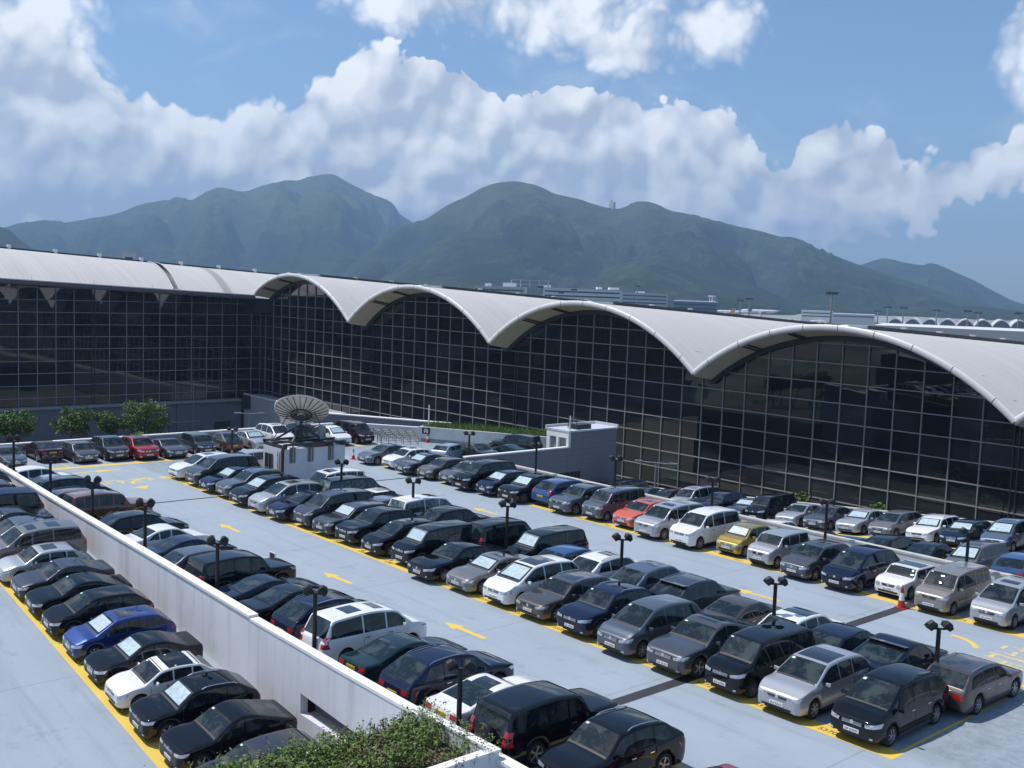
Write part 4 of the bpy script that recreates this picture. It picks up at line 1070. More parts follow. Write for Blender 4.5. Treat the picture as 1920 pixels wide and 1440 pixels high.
# raised planter with clipped grass
pl = empty('planter_wall', (77.6,-38.7,ZD)); tag(pl, 'white raised planter wall holding a grass strip, with a small dark sign at its left end', 'planter')
a = Vector((-6.3,-3.5)); b = Vector((6.4,3.7)); dn = (b-a).normalized(); nn = Vector((-dn.y, dn.x))
def Q(p, z): return (p.x, p.y, z)
q = MB(); q.hexa([Q(a,.35),Q(b,.35),Q(b+nn*.3,.35),Q(a+nn*.3,.35)], [Q(a,1.35),Q(b,1.35),Q(b+nn*.3,1.35),Q(a+nn*.3,1.35)], 0)
q.hexa([Q(a-nn*.03,0),Q(b-nn*.03,0),Q(b+nn*.3,0),Q(a+nn*.3,0)], [Q(a-nn*.03,.35),Q(b-nn*.03,.35),Q(b+nn*.3,.35),Q(a+nn*.3,.35)], 1)
q.hexa([Q(a+nn*.31,0),Q(b+nn*.31,0),Q(b+nn*3,0),Q(a+nn*3,0)], [Q(a+nn*.31,1.2),Q(b+nn*.31,1.2),Q(b+nn*3,1.2),Q(a+nn*3,1.2)], 2)
q.hexa([Q(a-dn*.25,0),Q(a,0),Q(a+nn*3,0),Q(a-dn*.25+nn*3,0)], [Q(a-dn*.25,1.35),Q(a,1.35),Q(a+nn*3,1.35),Q(a-dn*.25+nn*3,1.35)], 0)
M_soil = mat('soil', (.07,.05,.035), rough=.95, vary=.4, vscale=2)
q.build('wall_face', [M_pw2, M_pg, M_soil], pl)
sg = MB(); p0 = a+dn*.12-nn*.04; sg.hexa([Q(p0,.75),Q(p0+dn*.75,.75),Q(p0+dn*.75+nn*.02,.75),Q(p0+nn*.02,.75)],[Q(p0,1.3),Q(p0+dn*.75,1.3),Q(p0+dn*.75+nn*.02,1.3),Q(p0+nn*.02,1.3)],0)
for (u0,u1,z0,z1) in ((.18,.30,.85,1.2),(.42,.56,.85,1.2),(.18,.56,1.12,1.2),(.26,.48,.95,1.02)):
    sg.hexa([Q(p0+dn*u0-nn*.012,z0),Q(p0+dn*u1-nn*.012,z0),Q(p0+dn*u1-nn*.002,z0),Q(p0+dn*u0-nn*.002,z0)],[Q(p0+dn*u0-nn*.012,z1),Q(p0+dn*u1-nn*.012,z1),Q(p0+dn*u1-nn*.002,z1),Q(p0+dn*u0-nn*.002,z1)],1)
sg.build('sign', [M_ink, M_pw], pl)
pst = MB(); pst.tube((0,0,0),(0,0,2.0),.06); tag(pst.build('post', M_fas, loc=(71.6,-41.6,ZD+1.3)), 'thin white post standing at the left end of the grass planter', 'post')

# ---- stair tower on the grey ramp wall
tw = empty('stair_tower', (86,-38,ZD)); tag(tw, 'white fronted stair tower with two openings and a grey tiled side', 'stair tower')
M_gt = tile_mat('grey_tile', (.20,.20,.225), .6, .45, 'y', .78, .06)
q = MB(); H_ = -.56-ZD
q.hexa([(-2.6,5.4,-6),(0,5.4,-6),(0,.0,-6),(-2.6,0,-6)][::-1], [(-2.6,5.4,H_-.25),(0,5.4,H_-.25),(0,.0,H_-.25),(-2.6,0,H_-.25)][::-1], 0)
q.build('wall', M_gt, tw)
fr = MB()
for (x0,x1,z0,z1,yy) in ((-2.6,-2.25,0,H_-.75,-.25),(-1.45,-1.2,0,H_-.75,-.25),(-.28,-.012,0,H_-.75,-.25),(-2.61,-.010,H_-.749,H_-.255,-.26)): fr.box(x0,x1,yy,-.004,z0,z1)
fr.build('white_front', M_cap, tw)
dk = MB(); dk.box(-2.25,-1.45,-.06,-.01,0,H_-.75); dk.build('door', mat('grey_door', (.25,.26,.30), rough=.5), tw)
dk = MB(); dk.box(-1.2,-.28,-.05,-.01,.0,H_-.75); dk.build('opening', mat('opening_shade', (.30,.28,.26), rough=.8), tw)
dk = MB(); dk.box(-1.62,-1.5,-.09,-.06,.9,1.6); dk.build('door_panel', M_ink, tw)
rf = MB(); rf.box(-2.75,.1,-.3,5.5,H_-.25,H_-.12,0); rf.box(-2.75,-2.6,-.3,5.5,H_-.12,H_+.08,0); rf.box(-2.6,.1,5.35,5.5,H_-.12,H_+.1,0); rf.box(-1.3,-.3,1.0,2.6,H_-.12,H_+.25,1)
rf.build('roof', [mat('roof_pale', (.52,.54,.58), rough=.7), M_dark], tw)
fr = MB()
for z in (.35,.6,.85): fr.tube((-1.2,.8,H_+z),(-.2,.8,H_+z),.025)
for x in (-1.2,-.7,-.2): fr.tube((x,.8,H_-.1),(x,.8,H_+.85),.03)
fr.build('guard_rail', M_dark, tw)
MB().tube((-.05,-.1,H_-.2),(-.05,-.1,H_+1.1),.05).build('mast', M_fas, tw)
rw = empty('ramp_side_wall', (86,-43.4,ZD)); tag(rw, 'grey tiled wall descending from the stair tower towards the parked minivans', 'wall')
q = MB(); q.box(-.3,0,-5.5,5.4,-6,1.15); q.box(-.36,.03,-5.5,5.1,1.15,1.25,1); q.build('wall_face', [M_gt, M_cap], rw)
op = MB(); op.box(.004,.03,3.6,6.6,-1.9,-.85,0); 
for k_ in range(7): op.box(.031,.05,3.8+k_*.4,3.86+k_*.4,-1.9,-.9,1)
op.build('low_opening', [mat('opening_plum', (.03,.02,.03), rough=.8), mat('opening_bar', (.12,.09,.14), rough=.6)], rw)

# ---- plant hut with dish
hut = empty('plant_hut', (82.5,-60.5,ZD)); tag(hut, 'small white plant room with a satellite dish frame on its roof', 'hut')
M_hut = mat('hut_white', (.58,.61,.64), rough=.7, vary=.07, vscale=1.5)
hh = -.72-ZD
q = MB(); q.box(-1.42,1.42,-2.4,2.4,0,hh); q.build('wall', M_hut, hut)
q = MB(); q.box(-1.1,-.05,-2.44,-2.405,.55,2.0,0); 
for x in (-1.1,-.58,-.08): q.box(x-.02,x+.02,-2.46,-2.441,.55,2.0,1)
q.build('window', [M_ink, M_mulld], hut)
q = MB(); q.tube((1.2,-2.46,0),(1.2,-2.46,hh),.05,n=8); q.tube((.7,-2.46,0),(.7,-2.46,hh-.2),.03,n=6); q.tube((1.0,-2.46,0),(1.0,-2.46,hh-.2),.03,n=6); q.build('drainpipe', M_mull, hut)
q = MB(); q.box(1.30,1.46,-2.50,-2.40,-.0,hh+.1); q.build('corner_post', M_ink, hut)
for y in (-1.75,-.35,1.25):
    q = MB(); q.box(1.425,1.47,y-.22,y+.22,hh-.95,hh+.12,0); q.box(1.471,1.53,y-.06,y+.06,hh-.95,hh+.2,1); q.box(1.471,1.50,y+.13,y+.19,hh-.95,hh+.1,1); q.build('steel_bracket', [mat('bracket_grey', (.16,.16,.17), rough=.5, metal=.4), M_mull], hut)
q = MB()
for y in (-2.3,-.35,1.25,2.3): q.beam((-1.5,y,hh+.14),(1.55,y,hh+.14),.16,.2)
for x in (-1.4,0,1.45): q.beam((x,-2.45,hh+.30),(x,2.4,hh+.30),.16,.14)
q.beam((-1.45,-2.4,hh+.36),(1.3,-1.4,hh+.36),.12,.1)
q.build('roof_frame', M_dark, hut)
q = MB(); q.box(-.2,1.3,-.1,1.1,hh+.003,hh+.10); q.build('rust_tray', mat('rust', (.22,.07,.04), rough=.8), hut)
dsh = empty('satellite_dish', (82.3,-60.7,-.36)); tag(dsh, 'large ribbed satellite dish seen from below on the roof of the white hut', 'satellite dish')
M_dish = mat('dish_cream', (.80,.75,.60), rough=.6, vary=.15, vscale=2)
q = MB()
q.tube((0,0,-.05),(0,0,1.55),.11,n=10); q.tube((0,0,1.5),(0,0,1.75),.2,n=10)
for (x,y) in ((-1.2,-1.2),(1.1,-1.3),(-1.1,1.2),(1.2,1.1)): q.beam((x,y,.0),(x*.07,y*.07,.95),.11,.14)
q.build('mast', M_dark, dsh)
tilt = Euler((R(-21), R(-31), 0)).to_matrix()
def DP(r, t): 
    v = tilt @ Vector((r*math.cos(t), r*math.sin(t), .135*r*r)); return v+Vector((0,0,1.72))
q = MB(); nr = 40; q.grid([[DP(r, 2*math.pi*i/nr) for i in range(nr)] for r in (.15,.5,.9,1.3,1.6,1.84)], closed=True)
dd = q.build('dish', M_dish, dsh, smooth=True)
q = MB()
for i in range(24):
    t = 2*math.pi*i/24; pts = [DP(r, t)-Vector((0,0,.035)) for r in (.3,.8,1.3,1.82)]
    for a_, b_2 in zip(pts, pts[1:]): q.beam(a_, b_2, .028, .05)
for rad in (.72,):
    for i in range(24): q.beam(DP(rad, 2*math.pi*i/24)-Vector((0,0,.07)), DP(rad, 2*math.pi*(i+1)/24)-Vector((0,0,.07)), .06, .1)
q.build('rib', M_dark, dsh)
q = MB()
for i in range(40): q.beam(DP(1.85, 2*math.pi*i/40), DP(1.85, 2*math.pi*(i+1)/40), .06, .07)
q.build('rim', M_cap, dsh)
for (a_, b_2) in (((-1.35,-1.3,.05), DP(.95, R(225))), ((1.3,-1.2,.05), DP(.95, R(315))), ((1.3,1.3,.05), DP(.95, R(45))), ((-1.3,1.3,.05), DP(.95, R(135)))):
    MB().tube(a_, b_2, .03, n=6).build('strut', M_dark, dsh)
q = MB(); q.box(.75,1.15,.9,1.3,.1,1.0); q.build('control_box', mat('box_grey', (.3,.3,.3), rough=.6), dsh)

# ================================================================ MARKINGS
M_yel = mat('marking_yellow', (.75,.52,.09), rough=.7)
def _ymat():
    t = NT.__new__(NT); t.nt = M_yel.node_tree
    b = [n for n in M_yel.node_tree.nodes if n.type == 'BSDF_PRINCIPLED'][0]
    g = t.n('ShaderNodeNewGeometry').outputs['Position']
    w = t.mr(t.noise(g, 5.0, 6, .75), .60, .78, 0, .7)
    t.put(b, 'Base Color', t.mix(w, (.75,.52,.09,1), (.45,.44,.38,1)))
_ymat()
def strip(pts, w, dz=.004, zf=None, side=1):
    q = MB(); z = (lambda x: ZD) if zf is None else zf
    for (x0, y0), (x1, y1) in zip(pts, pts[1:]):
        q.add([(x0,y0,z(x0)+dz),(x1,y1,z(x1)+dz),(x1,y1+w*side,z(x1)+dz),(x0,y0+w*side,z(x0)+dz)], [(0,1,2,3)])
    return q
CX = [78,80.6,83.1,85.5,88.0,90.4,92.8,95.3,97.7,100.2,102.7,105.2,107.7,110.2,112.7,115.2,117.7,120.2,122.7,125.2,127.7,130.2]
c1 = [(76.6,-68.0),(95.6,-68.4),(110,-68.7),(119.2,-68.85),(131.6,-68.85)]
q = strip(c1, .72)
for x in [76.8]+[v+1.25 for v in CX]: q.add([(x-.05,-68.1,ZD+.004),(x+.05,-68.1,ZD+.004),(x+.05,-59.2,ZD+.004),(x-.05,-59.2,ZD+.004)], [(0,1,2,3)])
q.add(*[(lambda a: ([(x,y,ZD+.004) for x,y in a], [(0,1,2,3)]))([(76.8,-59.2),(131.5,-59.2),(131.5,-58.9),(76.8,-58.9)])][0])
struct(q.build('bay_markings', M_yel))
q = strip([(77.6,-52.35),(106.8,-52.9),(120.6,-53.15),(140,-53.5)], .68)
for i in range(26):
    x = 77.7+2.45*i; q.add([(x-.05,-52.4,ZD+.004),(x+.05,-52.4,ZD+.004),(x+.05,-47.6,ZD+.004),(x-.05,-47.6,ZD+.004)], [(0,1,2,3)])
struct(q.build('bay_markings', M_yel))
q = strip([(76,-74.4),(131,-74.6)], .28)
for i in range(23):
    x = 76.3+2.5*i; q.add([(x-.05,-79.2,ZD+.004),(x+.05,-79.2,ZD+.004),(x+.05,-74.2,ZD+.004),(x-.05,-74.2,ZD+.004)], [(0,1,2,3)])
struct(q.build('bay_markings', M_yel))
q = MB(); q.add([(69.8,-77.5,ZD+.004),(70.4,-77.5,ZD+.004),(70.9,-46,ZD+.004),(70.3,-46,ZD+.004)], [(0,1,2,3)])
for i in range(14):
    y = -77+2.4*i; q.add([(65,y-.05,ZD+.0045),(70,y-.05,ZD+.0045),(70,y+.05,ZD+.0045),(65,y+.05,ZD+.0045)], [(0,1,2,3)])
struct(q.build('bay_markings', M_yel))
q = strip([(84,-84.35),(100,-84.45),(112,-84.55),(126,-84.7)], .95, .006, zl)
struct(q.build('bay_markings', M_yel))
q = strip([(88,-37.5),(126,-37.5),(140,-37.5)], .6, .006, zr_)
for i in range(20):
    x = 89+2.42*i; q.add([(x-.05,-37.4,zr_(x)+.007),(x+.05,-37.4,zr_(x)+.007),(x+.05,-32.2,zr_(x)+.007),(x-.05,-32.2,zr_(x)+.007)], [(0,1,2,3)])
struct(q.build('bay_markings', M_yel))
# arrows
def arrow(x, y, d, zf=None, L=2.4, name='road_arrow'):
    z = (ZD if zf is None else zf(x))+.005; q = MB()
    s = d
    pts = [(x,y),(x+s*.95,y+.33),(x+s*.95,y+.11),(x+s*L,y+.14),(x+s*L,y-.10),(x+s*.95,y-.11),(x+s*.95,y-.33)]
    q.add([(a,b,z) for a,b in pts], [tuple(range(7))] if s > 0 else [tuple(range(7))[::-1]])
    struct(q.build(name, M_yel))
arrow(92.0,-71.4,1); arrow(113.3,-71.8,1,L=2.6); arrow(104.0,-71.9,1); arrow(117.0,-57.4,1,L=2.6); arrow(96,-56.3,1)
q = MB(); q.add([(109.4,-90.2,zl(109.4)+.006),(112,-90.2,zl(112)+.006),(112,-89.8,zl(112)+.006),(109.4,-89.8,zl(109.4)+.006)], [(0,1,2,3)]); struct(q.build('road_arrow', M_yel))
def curve_arrow(cx, cy, r, a0, a1, w):
    q = MB(); n = 14
    for i in range(n):
        t0, t1 = lerp(a0,a1,i/n), lerp(a0,a1,(i+1)/n); w0 = w
        q.add([(cx+(r-w0)*math.cos(t0),cy+(r-w0)*math.sin(t0),ZD+.005),(cx+(r+w0)*math.cos(t0),cy+(r+w0)*math.sin(t0),ZD+.005),(cx+(r+w0)*math.cos(t1),cy+(r+w0)*math.sin(t1),ZD+.005),(cx+(r-w0)*math.cos(t1),cy+(r-w0)*math.sin(t1),ZD+.005)], [(0,1,2,3)])
    return q
q = curve_arrow(78.2,-69.2,1.6,R(180),R(268),.13); q.add([(79.3,-71.4,ZD+.005),(80.2,-70.8,ZD+.005),(79.2,-70.2,ZD+.005)], [(0,1,2)]); struct(q.build('road_arrow', M_yel))
q = curve_arrow(126.9,-56.9,1.45,R(25),R(95),.12); struct(q.build('road_arrow', M_yel))
q = MB(); q.add([(72.3,-73.2,ZD+.005),(72.55,-73.2,ZD+.005),(72.55,-69.6,ZD+.005),(72.3,-69.6,ZD+.005)], [(0,1,2,3)]); q.add([(72.05,-71.2,ZD+.0055),(72.85,-71.2,ZD+.0055),(72.45,-69.2,ZD+.0055)], [(0,1,2)]); struct(q.build('road_arrow', M_yel))
# worn blocks of painted lettering too faded to read
rgm = random.Random(11); M_worn = mat('worn_yellow', (.56,.48,.26), rough=.8, vary=.25, vscale=6)
def worn(x0, y0, n, dx, dy, name):
    q = MB()
    for i in range(n):
        for b in range(7):
            u = rgm.uniform(0, .75*abs(dx)); v = rgm.uniform(0, .6*abs(dy)); hor = rgm.random() < .5
            w_, h_ = (.55*abs(dx), .12) if hor else (.22, .55*abs(dy))
            X = x0+u; Y = y0+i*dy+v
            q.add([(X,Y,ZD+.005+b*.0003),(X+w_,Y,ZD+.005+b*.0003),(X+w_,Y+h_,ZD+.005+b*.0003),(X,Y+h_,ZD+.005+b*.0003)], [(0,1,2,3)])
    struct(q.build(name, M_worn))
worn(76.2,-72.6,5,1.5,1.0,'faded_lettering'); worn(128.7,-57.5,4,1.6,1.0,'faded_lettering')
# dark expansion joints
M_jt = mat('expansion_joint', (.035,.033,.04), rough=.8, vary=.2)
q = MB(); q.add([(123.25,-79.2,ZD+.008),(123.75,-79.2,ZD+.008),(123.75,-46.6,ZD+.008),(123.25,-46.6,ZD+.008)], [(0,1,2,3)]); q.add([(84.4,-79.2,ZD+.008),(84.62,-79.2,ZD+.008),(85.7,-46.6,ZD+.008),(85.48,-46.6,ZD+.008)], [(0,1,2,3)])
struct(q.build('expansion_joint', M_jt))
# bay numbers
def text_mesh(body, size, m, loc, rot, name):
    cu = bpy.data.curves.new(name, 'FONT'); cu.body = body; cu.size = size; cu.align_x = 'CENTER'; cu.align_y = 'CENTER'
    o = bpy.data.objects.new(name, cu); COL.objects.link(o); bpy.context.view_layer.update()
    me = bpy.data.meshes.new_from_object(o); bpy.data.objects.remove(o); me.name = name
    me.materials.clear(); me.materials.append(m)
    o = bpy.data.objects.new(name, me); COL.objects.link(o); o.location = loc; o.rotation_euler = rot
    return o
M_num = mat('number_ink', (.10,.07,.02), rough=.8)
def l1y(x):
    for (a,b),(c,d) in zip(c1, c1[1:]):
        if a <= x <= c: return b+(d-b)*(x-a)/(c-a)
    return -68.8
for k_, x in enumerate(CX):
    nn_ = 376-(k_-15)
    struct(text_mesh('S%d' % nn_, .34, M_num, (x-1.0, l1y(x)+.30, ZD+.009), (0,0,0), 'bay_number'))
for k_ in range(21):
    x = 78.9+2.41*k_; struct(text_mesh('S%d' % (396+k_), .30, M_num, (x-1.15, -52.45-.0175*(x-79)+.28, ZD+.009), (0,0,0), 'bay_number'))
for k_ in range(12):
    x = 97.4+2.22*k_; o = text_mesh('S%d' % (262-k_), .34, M_num, (x, -84.15, zl(x)+.016), (0, math.atan(.108), 0), 'bay_number'); struct(o)
# ================================================================ LAMPS, CONES, RAILS
def lamp_proto():
    e = empty('car_park_lamp', (0,0,0))
    q = MB(); q.tube((0,0,0),(0,0,2.75),.085,.075,n=10,mi=0); q.tube((0,0,.12),(0,0,.62),.10,n=10,mi=1); q.build('pole', [M_blk, mat('cuff_orange', (.45,.22,.03), rough=.7)], e)
    MB().tube((-.24,0,2.72),(.24,0,2.72),.04,n=8).build('crossbar', M_blk, e)
    for s in (-1, 1):
        q = MB()
        a = [(-.20,-.19,-.15),(.20,-.19,-.15),(.20,.19,-.15),(-.20,.19,-.15)]; b = [(-.24,-.23,.06),(.24,-.23,.06),(.24,.23,.06),(-.24,.23,.06)]; c = [(-.12,-.11,.22),(.12,-.11,.22),(.12,.11,.22),(-.12,.11,.22)]
        q.hexa(a, b); q.add(b+c, [(0,1,5,4),(1,2,6,5),(2,3,7,6),(3,0,4,7),(4,5,6,7)])
        o = q.build('floodlight', M_blk, e, loc=(s*.27, 0, 2.84)); o.rotation_euler = (R(12), s*R(32), R(15)); o.scale = (.72,.72,.72)
    return e
LP = lamp_proto()
first = [True]
def copy_thing(src, loc, rz, label, cat, group=None, scale=None):
    r_ = src.copy(); COL.objects.link(r_); r_.location = loc; r_.rotation_euler = (0, 0, rz)
    if scale: r_.scale = scale
    for c in src.children:
        d = c.copy(); COL.objects.link(d); d.parent = r_
        for g in c.children:
            h = g.copy(); COL.objects.link(h); h.parent = d
    tag(r_, label, cat, group); return r_
def lamp(x, y, ztop, label, base=ZD, rz=.8):
    s = (ztop-base+.12)/2.86
    copy_thing(LP, (x, y, base), rz, label, 'lamp', 'twin headed lamps of the car park', (1, 1, s))
WLP = ['farthest along the white wall, by its far end', 'second from the far end of the white wall', 'third from the far end of the white wall', 'fourth along the white wall, beside the white saloon', 'fifth along the white wall, beside the black box van', 'sixth along the white wall, next to the white minivan', 'nearest on the white wall, beside the white coupe']
for (x, zt), l in zip(((80.1,.52),(86.7,.19),(93.1,.06),(99.8,.05),(107.2,-.22),(114.9,-.45),(123.2,-.74)), WLP):
    lamp(x, -78.9, zt, 'black twin headed lamp, '+l)
for (x, zt), l in zip(((91.6,-.50),(99.1,-.47),(107.2,-.38),(115.1,-.50),(123.3,-.62),(130.0,-.63)), ['above the black box van, farthest of the centre block', 'in front of the white van with clear windows', 'between the black box van and the grey saloon', 'above the navy suv, in front of the steel suv', 'above the black minivan, third from the near end', 'nearest of the centre block, by the brown estate']):
    lamp(x, -63.2, zt, 'black twin headed lamp '+l)
for (x, zt), l in zip(((84.4,-.6),(92.0,-.53),(99.7,-.34),(107.7,-.49),(115.5,-.50),(123.4,-.57)), ['before the pale planter wall', 'in front of the grey tiled ramp wall', 'right of the tiled tower, above the dark suv', 'behind the silver minivan, before the glass facade', 'rising behind the grey people carrier by the parapet', 'nearest of those along the cream parapet']):
    lamp(x, -47.3, zt, 'black twin headed lamp '+l)
lamp(70.6, -60.0, -1.2, 'black twin headed lamp in the back row beside the dark round backed hatchback')
for c in list(LP.children): bpy.data.objects.remove(c)
bpy.data.objects.remove(LP)

def cone(x, y, label, s=1.0, z=ZD):
    e = empty('traffic_cone', (x, y, z)); tag(e, label, 'traffic cone', 'traffic cones')
    q = MB(); q.box(-.19,.19,-.19,.19,0,.035); q.build('base', mat('cone_red', (.45,.03,.02), rough=.5), e)
    q = MB(); q.tube((0,0,.035),(0,0,.26),.14,.105,n=14,mi=0,caps=False); q.tube((0,0,.26),(0,0,.50),.105,.065,n=14,mi=1,caps=False); q.tube((0,0,.50),(0,0,.74),.065,.028,n=14,mi=0)
    q.build('cone', [mat('cone_red', (.45,.03,.02), rough=.5), M_pw], e, smooth=True); e.scale = (s, s, s*1.15)
cone(123.5,-53.6,'red and white traffic cone between the white small hatchback and the beige minivan', 1.25)
cone(71.9,-41.9,'faded traffic cone at the foot of the white planter wall'); cone(76.5,-52.6,'red traffic cone beside the nose of the first grey saloon')
cone(101.9,-78.6,'red and white traffic cone between the dark hatchback and the black box van', 1.1)
def handrail(x0, y0, x1, y1, label):
    e = empty('handrail', (x0, y0, ZD)); tag(e, label, 'handrail', 'short handrails by the white low wall')
    q = MB(); n = 6; dx, dy = x1-x0, y1-y0
    q.tube((0,0,.55),(dx,dy,.55),.03,n=6); q.tube((0,0,.28),(dx,dy,.28),.022,n=6); q.build('rail', M_mull, e)
    for i in range(n):
        q = MB(); t = i/(n-1); q.tube((dx*t,dy*t,0),(dx*t,dy*t,.62),.03,n=6); q.box(dx*t-.06,dx*t+.06,dy*t-.06,dy*t+.06,.60,.70); q.build('post', M_mull, e)
ord_ = ['first', 'second', 'third', 'fourth', 'fifth']
for i in range(5):
    handrail(65.8+i*1.15, -43.6-i*.55, 69.0+i*.95, -41.4-i*.55, '%s of five short metal handrails counting from the white low wall' % ord_[i])
q = MB(); q.tube((0,0,0),(0,0,1.05),.04); q.tube((.5,0,0),(.5,0,1.05),.04); q.tube((0,0,1.05),(.5,0,1.05),.04); tag(q.build('barrier_frame', M_mulld, loc=(69.8,-45.8,ZD)), 'thin metal frame standing beside the dark red minivan', 'barrier')
def street_lamp(x, y, z0, h, arm, label, rz):
    e = empty('street_lamp', (x, y, z0), rz); tag(e, label, 'street lamp')
    MB().tube((0,0,0),(0,0,h),.10,.07,n=8).build('pole', M_mulld, e)
    q = MB(); q.tube((-arm,0,h+.1),(arm,0,h+.1),.04); q.build('arm', M_mulld, e)
    for s in (-1, 1):
        q = MB(); q.box(s*arm-.35,s*arm+.35,-.12,.12,h+.06,h+.2); q.build('lamp_head', M_mulld, e)
street_lamp(52,-48.9,-9,6.4,1.1,'slim double armed street lamp in front of the pale tiled block',1.0)
street_lamp(87.9,-29.6,-12.6,8.8,1.5,'double armed street lamp before the glass facade, right of the tiled tower',.5)
for (x, y, zb, zt, l) in ((-36,-19.0,ZG,-12.7,'dark slim pole against the grey podium wall, left of the taller one'),(-35.6,-14.6,ZG,-7.7,'tall pale pole against the left glass wall')):
    tag(MB().tube((0,0,0),(0,0,zt-zb),.09,.06).build('pole', M_dark if zt < -10 else M_mull, loc=(x,y,zb)), l, 'pole')
sb = empty('sign_board', (103.2,-74.2,ZD)); sb.scale = (.75,.75,.75); tag(sb, 'small dark board with a white edge standing by the bonnet of the black box van', 'sign board')
q = MB(); q.box(-.35,.35,-.03,.03,.6,1.5,0); q.build('board', M_white, sb); q = MB(); q.box(-.30,.30,-.036,-.031,.65,1.45); q.build('face', mat('board_plum', (.06,.03,.04), rough=.6), sb)
q = MB(); q.box(-.3,-.26,-.02,.02,0,.6); q.box(.26,.3,-.02,.02,0,.6); q.build('leg', M_dark, sb)
for i, y in enumerate((-.5, 0)):
    tag(MB().tube((0,0,0),(0,0,1.0),.05).build('rail_post', M_blk, loc=(77.4+i*1.2,-79.45,wtop(78)-.0)), ['short black post on the far tip of the white wall', 'short black post on the white wall, just before the farthest lamp'][i], 'post')

# ================================================================ VEGETATION
def leaf_mat(name, c1, c2, c3=None):
    m = mat(name, c1, rough=.6, spec=.25); t = NT.__new__(NT); t.nt = m.node_tree
    b = [n for n in m.node_tree.nodes if n.type == 'BSDF_PRINCIPLED'][0]
    rnd = t.n('ShaderNodeNewGeometry').outputs['Random Per Island']; g = t.n('ShaderNodeNewGeometry').outputs['Position']
    col = t.mix(rnd, (*c1,1), (*c2,1))
    if c3: col = t.mix(t.mr(t.noise(g, .55, 4, .6), .50, .62, 0, .85), col, (*c3,1))
    t.put(b, 'Base Color', col); b.inputs['Subsurface Weight'].default_value = 0.0
    return m
M_leaf = leaf_mat('leaf_green', (.07,.13,.03), (.15,.23,.06)); M_leaf2 = leaf_mat('leaf_yellow_green', (.17,.24,.05), (.30,.34,.08))
M_bark = mat('bark', (.09,.07,.05), rough=.9, vary=.3, vscale=4)
def leaves(q, c, rad, n, size, rng, flat=.8):
    for _ in range(n):
        while True:
            d = Vector((rng.uniform(-1,1), rng.uniform(-1,1), rng.uniform(-1,1)))
            if d.length <= 1: break
        d = d*(.55+.45*rng.random())/max(d.length,.3)*d.length**.5 if d.length > 0 else d
        p = Vector(c)+Vector((d.x*rad, d.y*rad, d.z*rad*flat))
        a = Vector((rng.gauss(0,1), rng.gauss(0,1), rng.gauss(0,.6))).normalized(); b = a.cross(Vector((rng.gauss(0,1), rng.gauss(0,1), rng.gauss(0,1)))).normalized()
        s = size*rng.uniform(.6,1.3)
        q.add([p-a*s*.5, p+b*s*.32, p+a*s*.5, p-b*s*.32], [(0,1,2,3)])
def tree(name, loc, h, crown, label, seed, m=None, clumps=26, nl=130, size=.2, trunk=.35, group=None, cat='tree'):
    rng = random.Random(seed); e = empty(name, loc); tag(e, label, cat, group)
    tk = MB(); th = h-crown*1.0
    lean = Vector((rng.uniform(-.2,.2), rng.uniform(-.2,.2), 0))
    top = Vector((0,0,th))+lean; tk.tube((0,0,0), top*.5, .14, .11, n=7); tk.tube(top*.5, top, .11, .08, n=7)
    q = MB()
    for i in range(clumps):
        t = rng.random()*2*math.pi; rr = crown*math.sqrt(rng.random())*.78; zz = rng.uniform(-.62,.62)*crown*math.sqrt(max(.05,1-(rr/crown)**2))
        c = top+Vector((rr*math.cos(t), rr*math.sin(t), crown*.45+zz))
        tk.tube(top-Vector((0,0,.3)), c, .045, .015, n=5, caps=False)
        leaves(q, c, crown*rng.uniform(.24,.42), nl, size, rng)
    tk.build('trunk', M_bark, e); q.build('crown', m or M_leaf, e); return e
GT = 'trees in front of the left glass wall'
tree('tree', (40,-67.0,-8), 5.2, 2.15, 'round green tree at the left edge, leftmost of those before the glass', 21, group=GT, nl=150)
tree('tree', (40,-69.9,-8), 5.4, 1.9, 'green tree cut by the left picture edge, before the grey podium wall', 25, group=GT, nl=150)
tree('tree', (40,-61.9,-8), 5.2, 2.15, 'round green tree second from left before the grey podium wall', 22, group=GT, nl=150)
tree('tree', (40,-58.1,-8), 4.9, 1.85, 'smaller green tree third from left, touching the widest one', 23, group=GT, nl=140)
tree('tree', (40.5,-54.9,-8), 5.6, 2.6, 'widest bright green tree, rightmost before the podium wall, above the red suv', 24, group=GT, clumps=36, nl=150)
te = MB(); te.box(33,62.3,-75,-44,ZG,-8.0); struct(te.build('planting_terrace', M_soil))
def shrub(x, y, z, r, label, seed, m=None, n=260):
    rng = random.Random(seed); q = MB()
    for i in range(5): leaves(q, (rng.uniform(-r,r)*.8, rng.uniform(-r,r)*.8, r*.4+rng.uniform(0,.4)*r), r*.6, n//4, .15, rng)
    tag(q.build('shrub', m or M_leaf2, loc=(x,y,z)), label, 'shrub', 'shrubs behind the back parapet')
for x, y, r, l, sd in ((60.5,-63.4,.62,'yellow green shrub behind the parapet above the red suv',1),(60.6,-64.8,.42,'small yellow green shrub behind the parapet, left of the larger one',2),(60.4,-61.8,.38,'small pale shrub behind the parapet, right of the larger one',3),(60.2,-59.6,.34,'low shrub behind the parapet above the dark tall hatchback',4),(60.4,-55.6,.45,'shrub behind the parapet above the silver saloon',5)):
    shrub(x, y, -3.1, r, l, sd)
    MB_ = MB(); MB_.tube((x,y,-8),(x,y,-2.9),.04); tag(MB_.build('shrub_stake', M_bark), 'thin stem carrying the %s' % l, 'stem')
GS = 'street trees at the foot of the glass facade'
rs = random.Random(5)
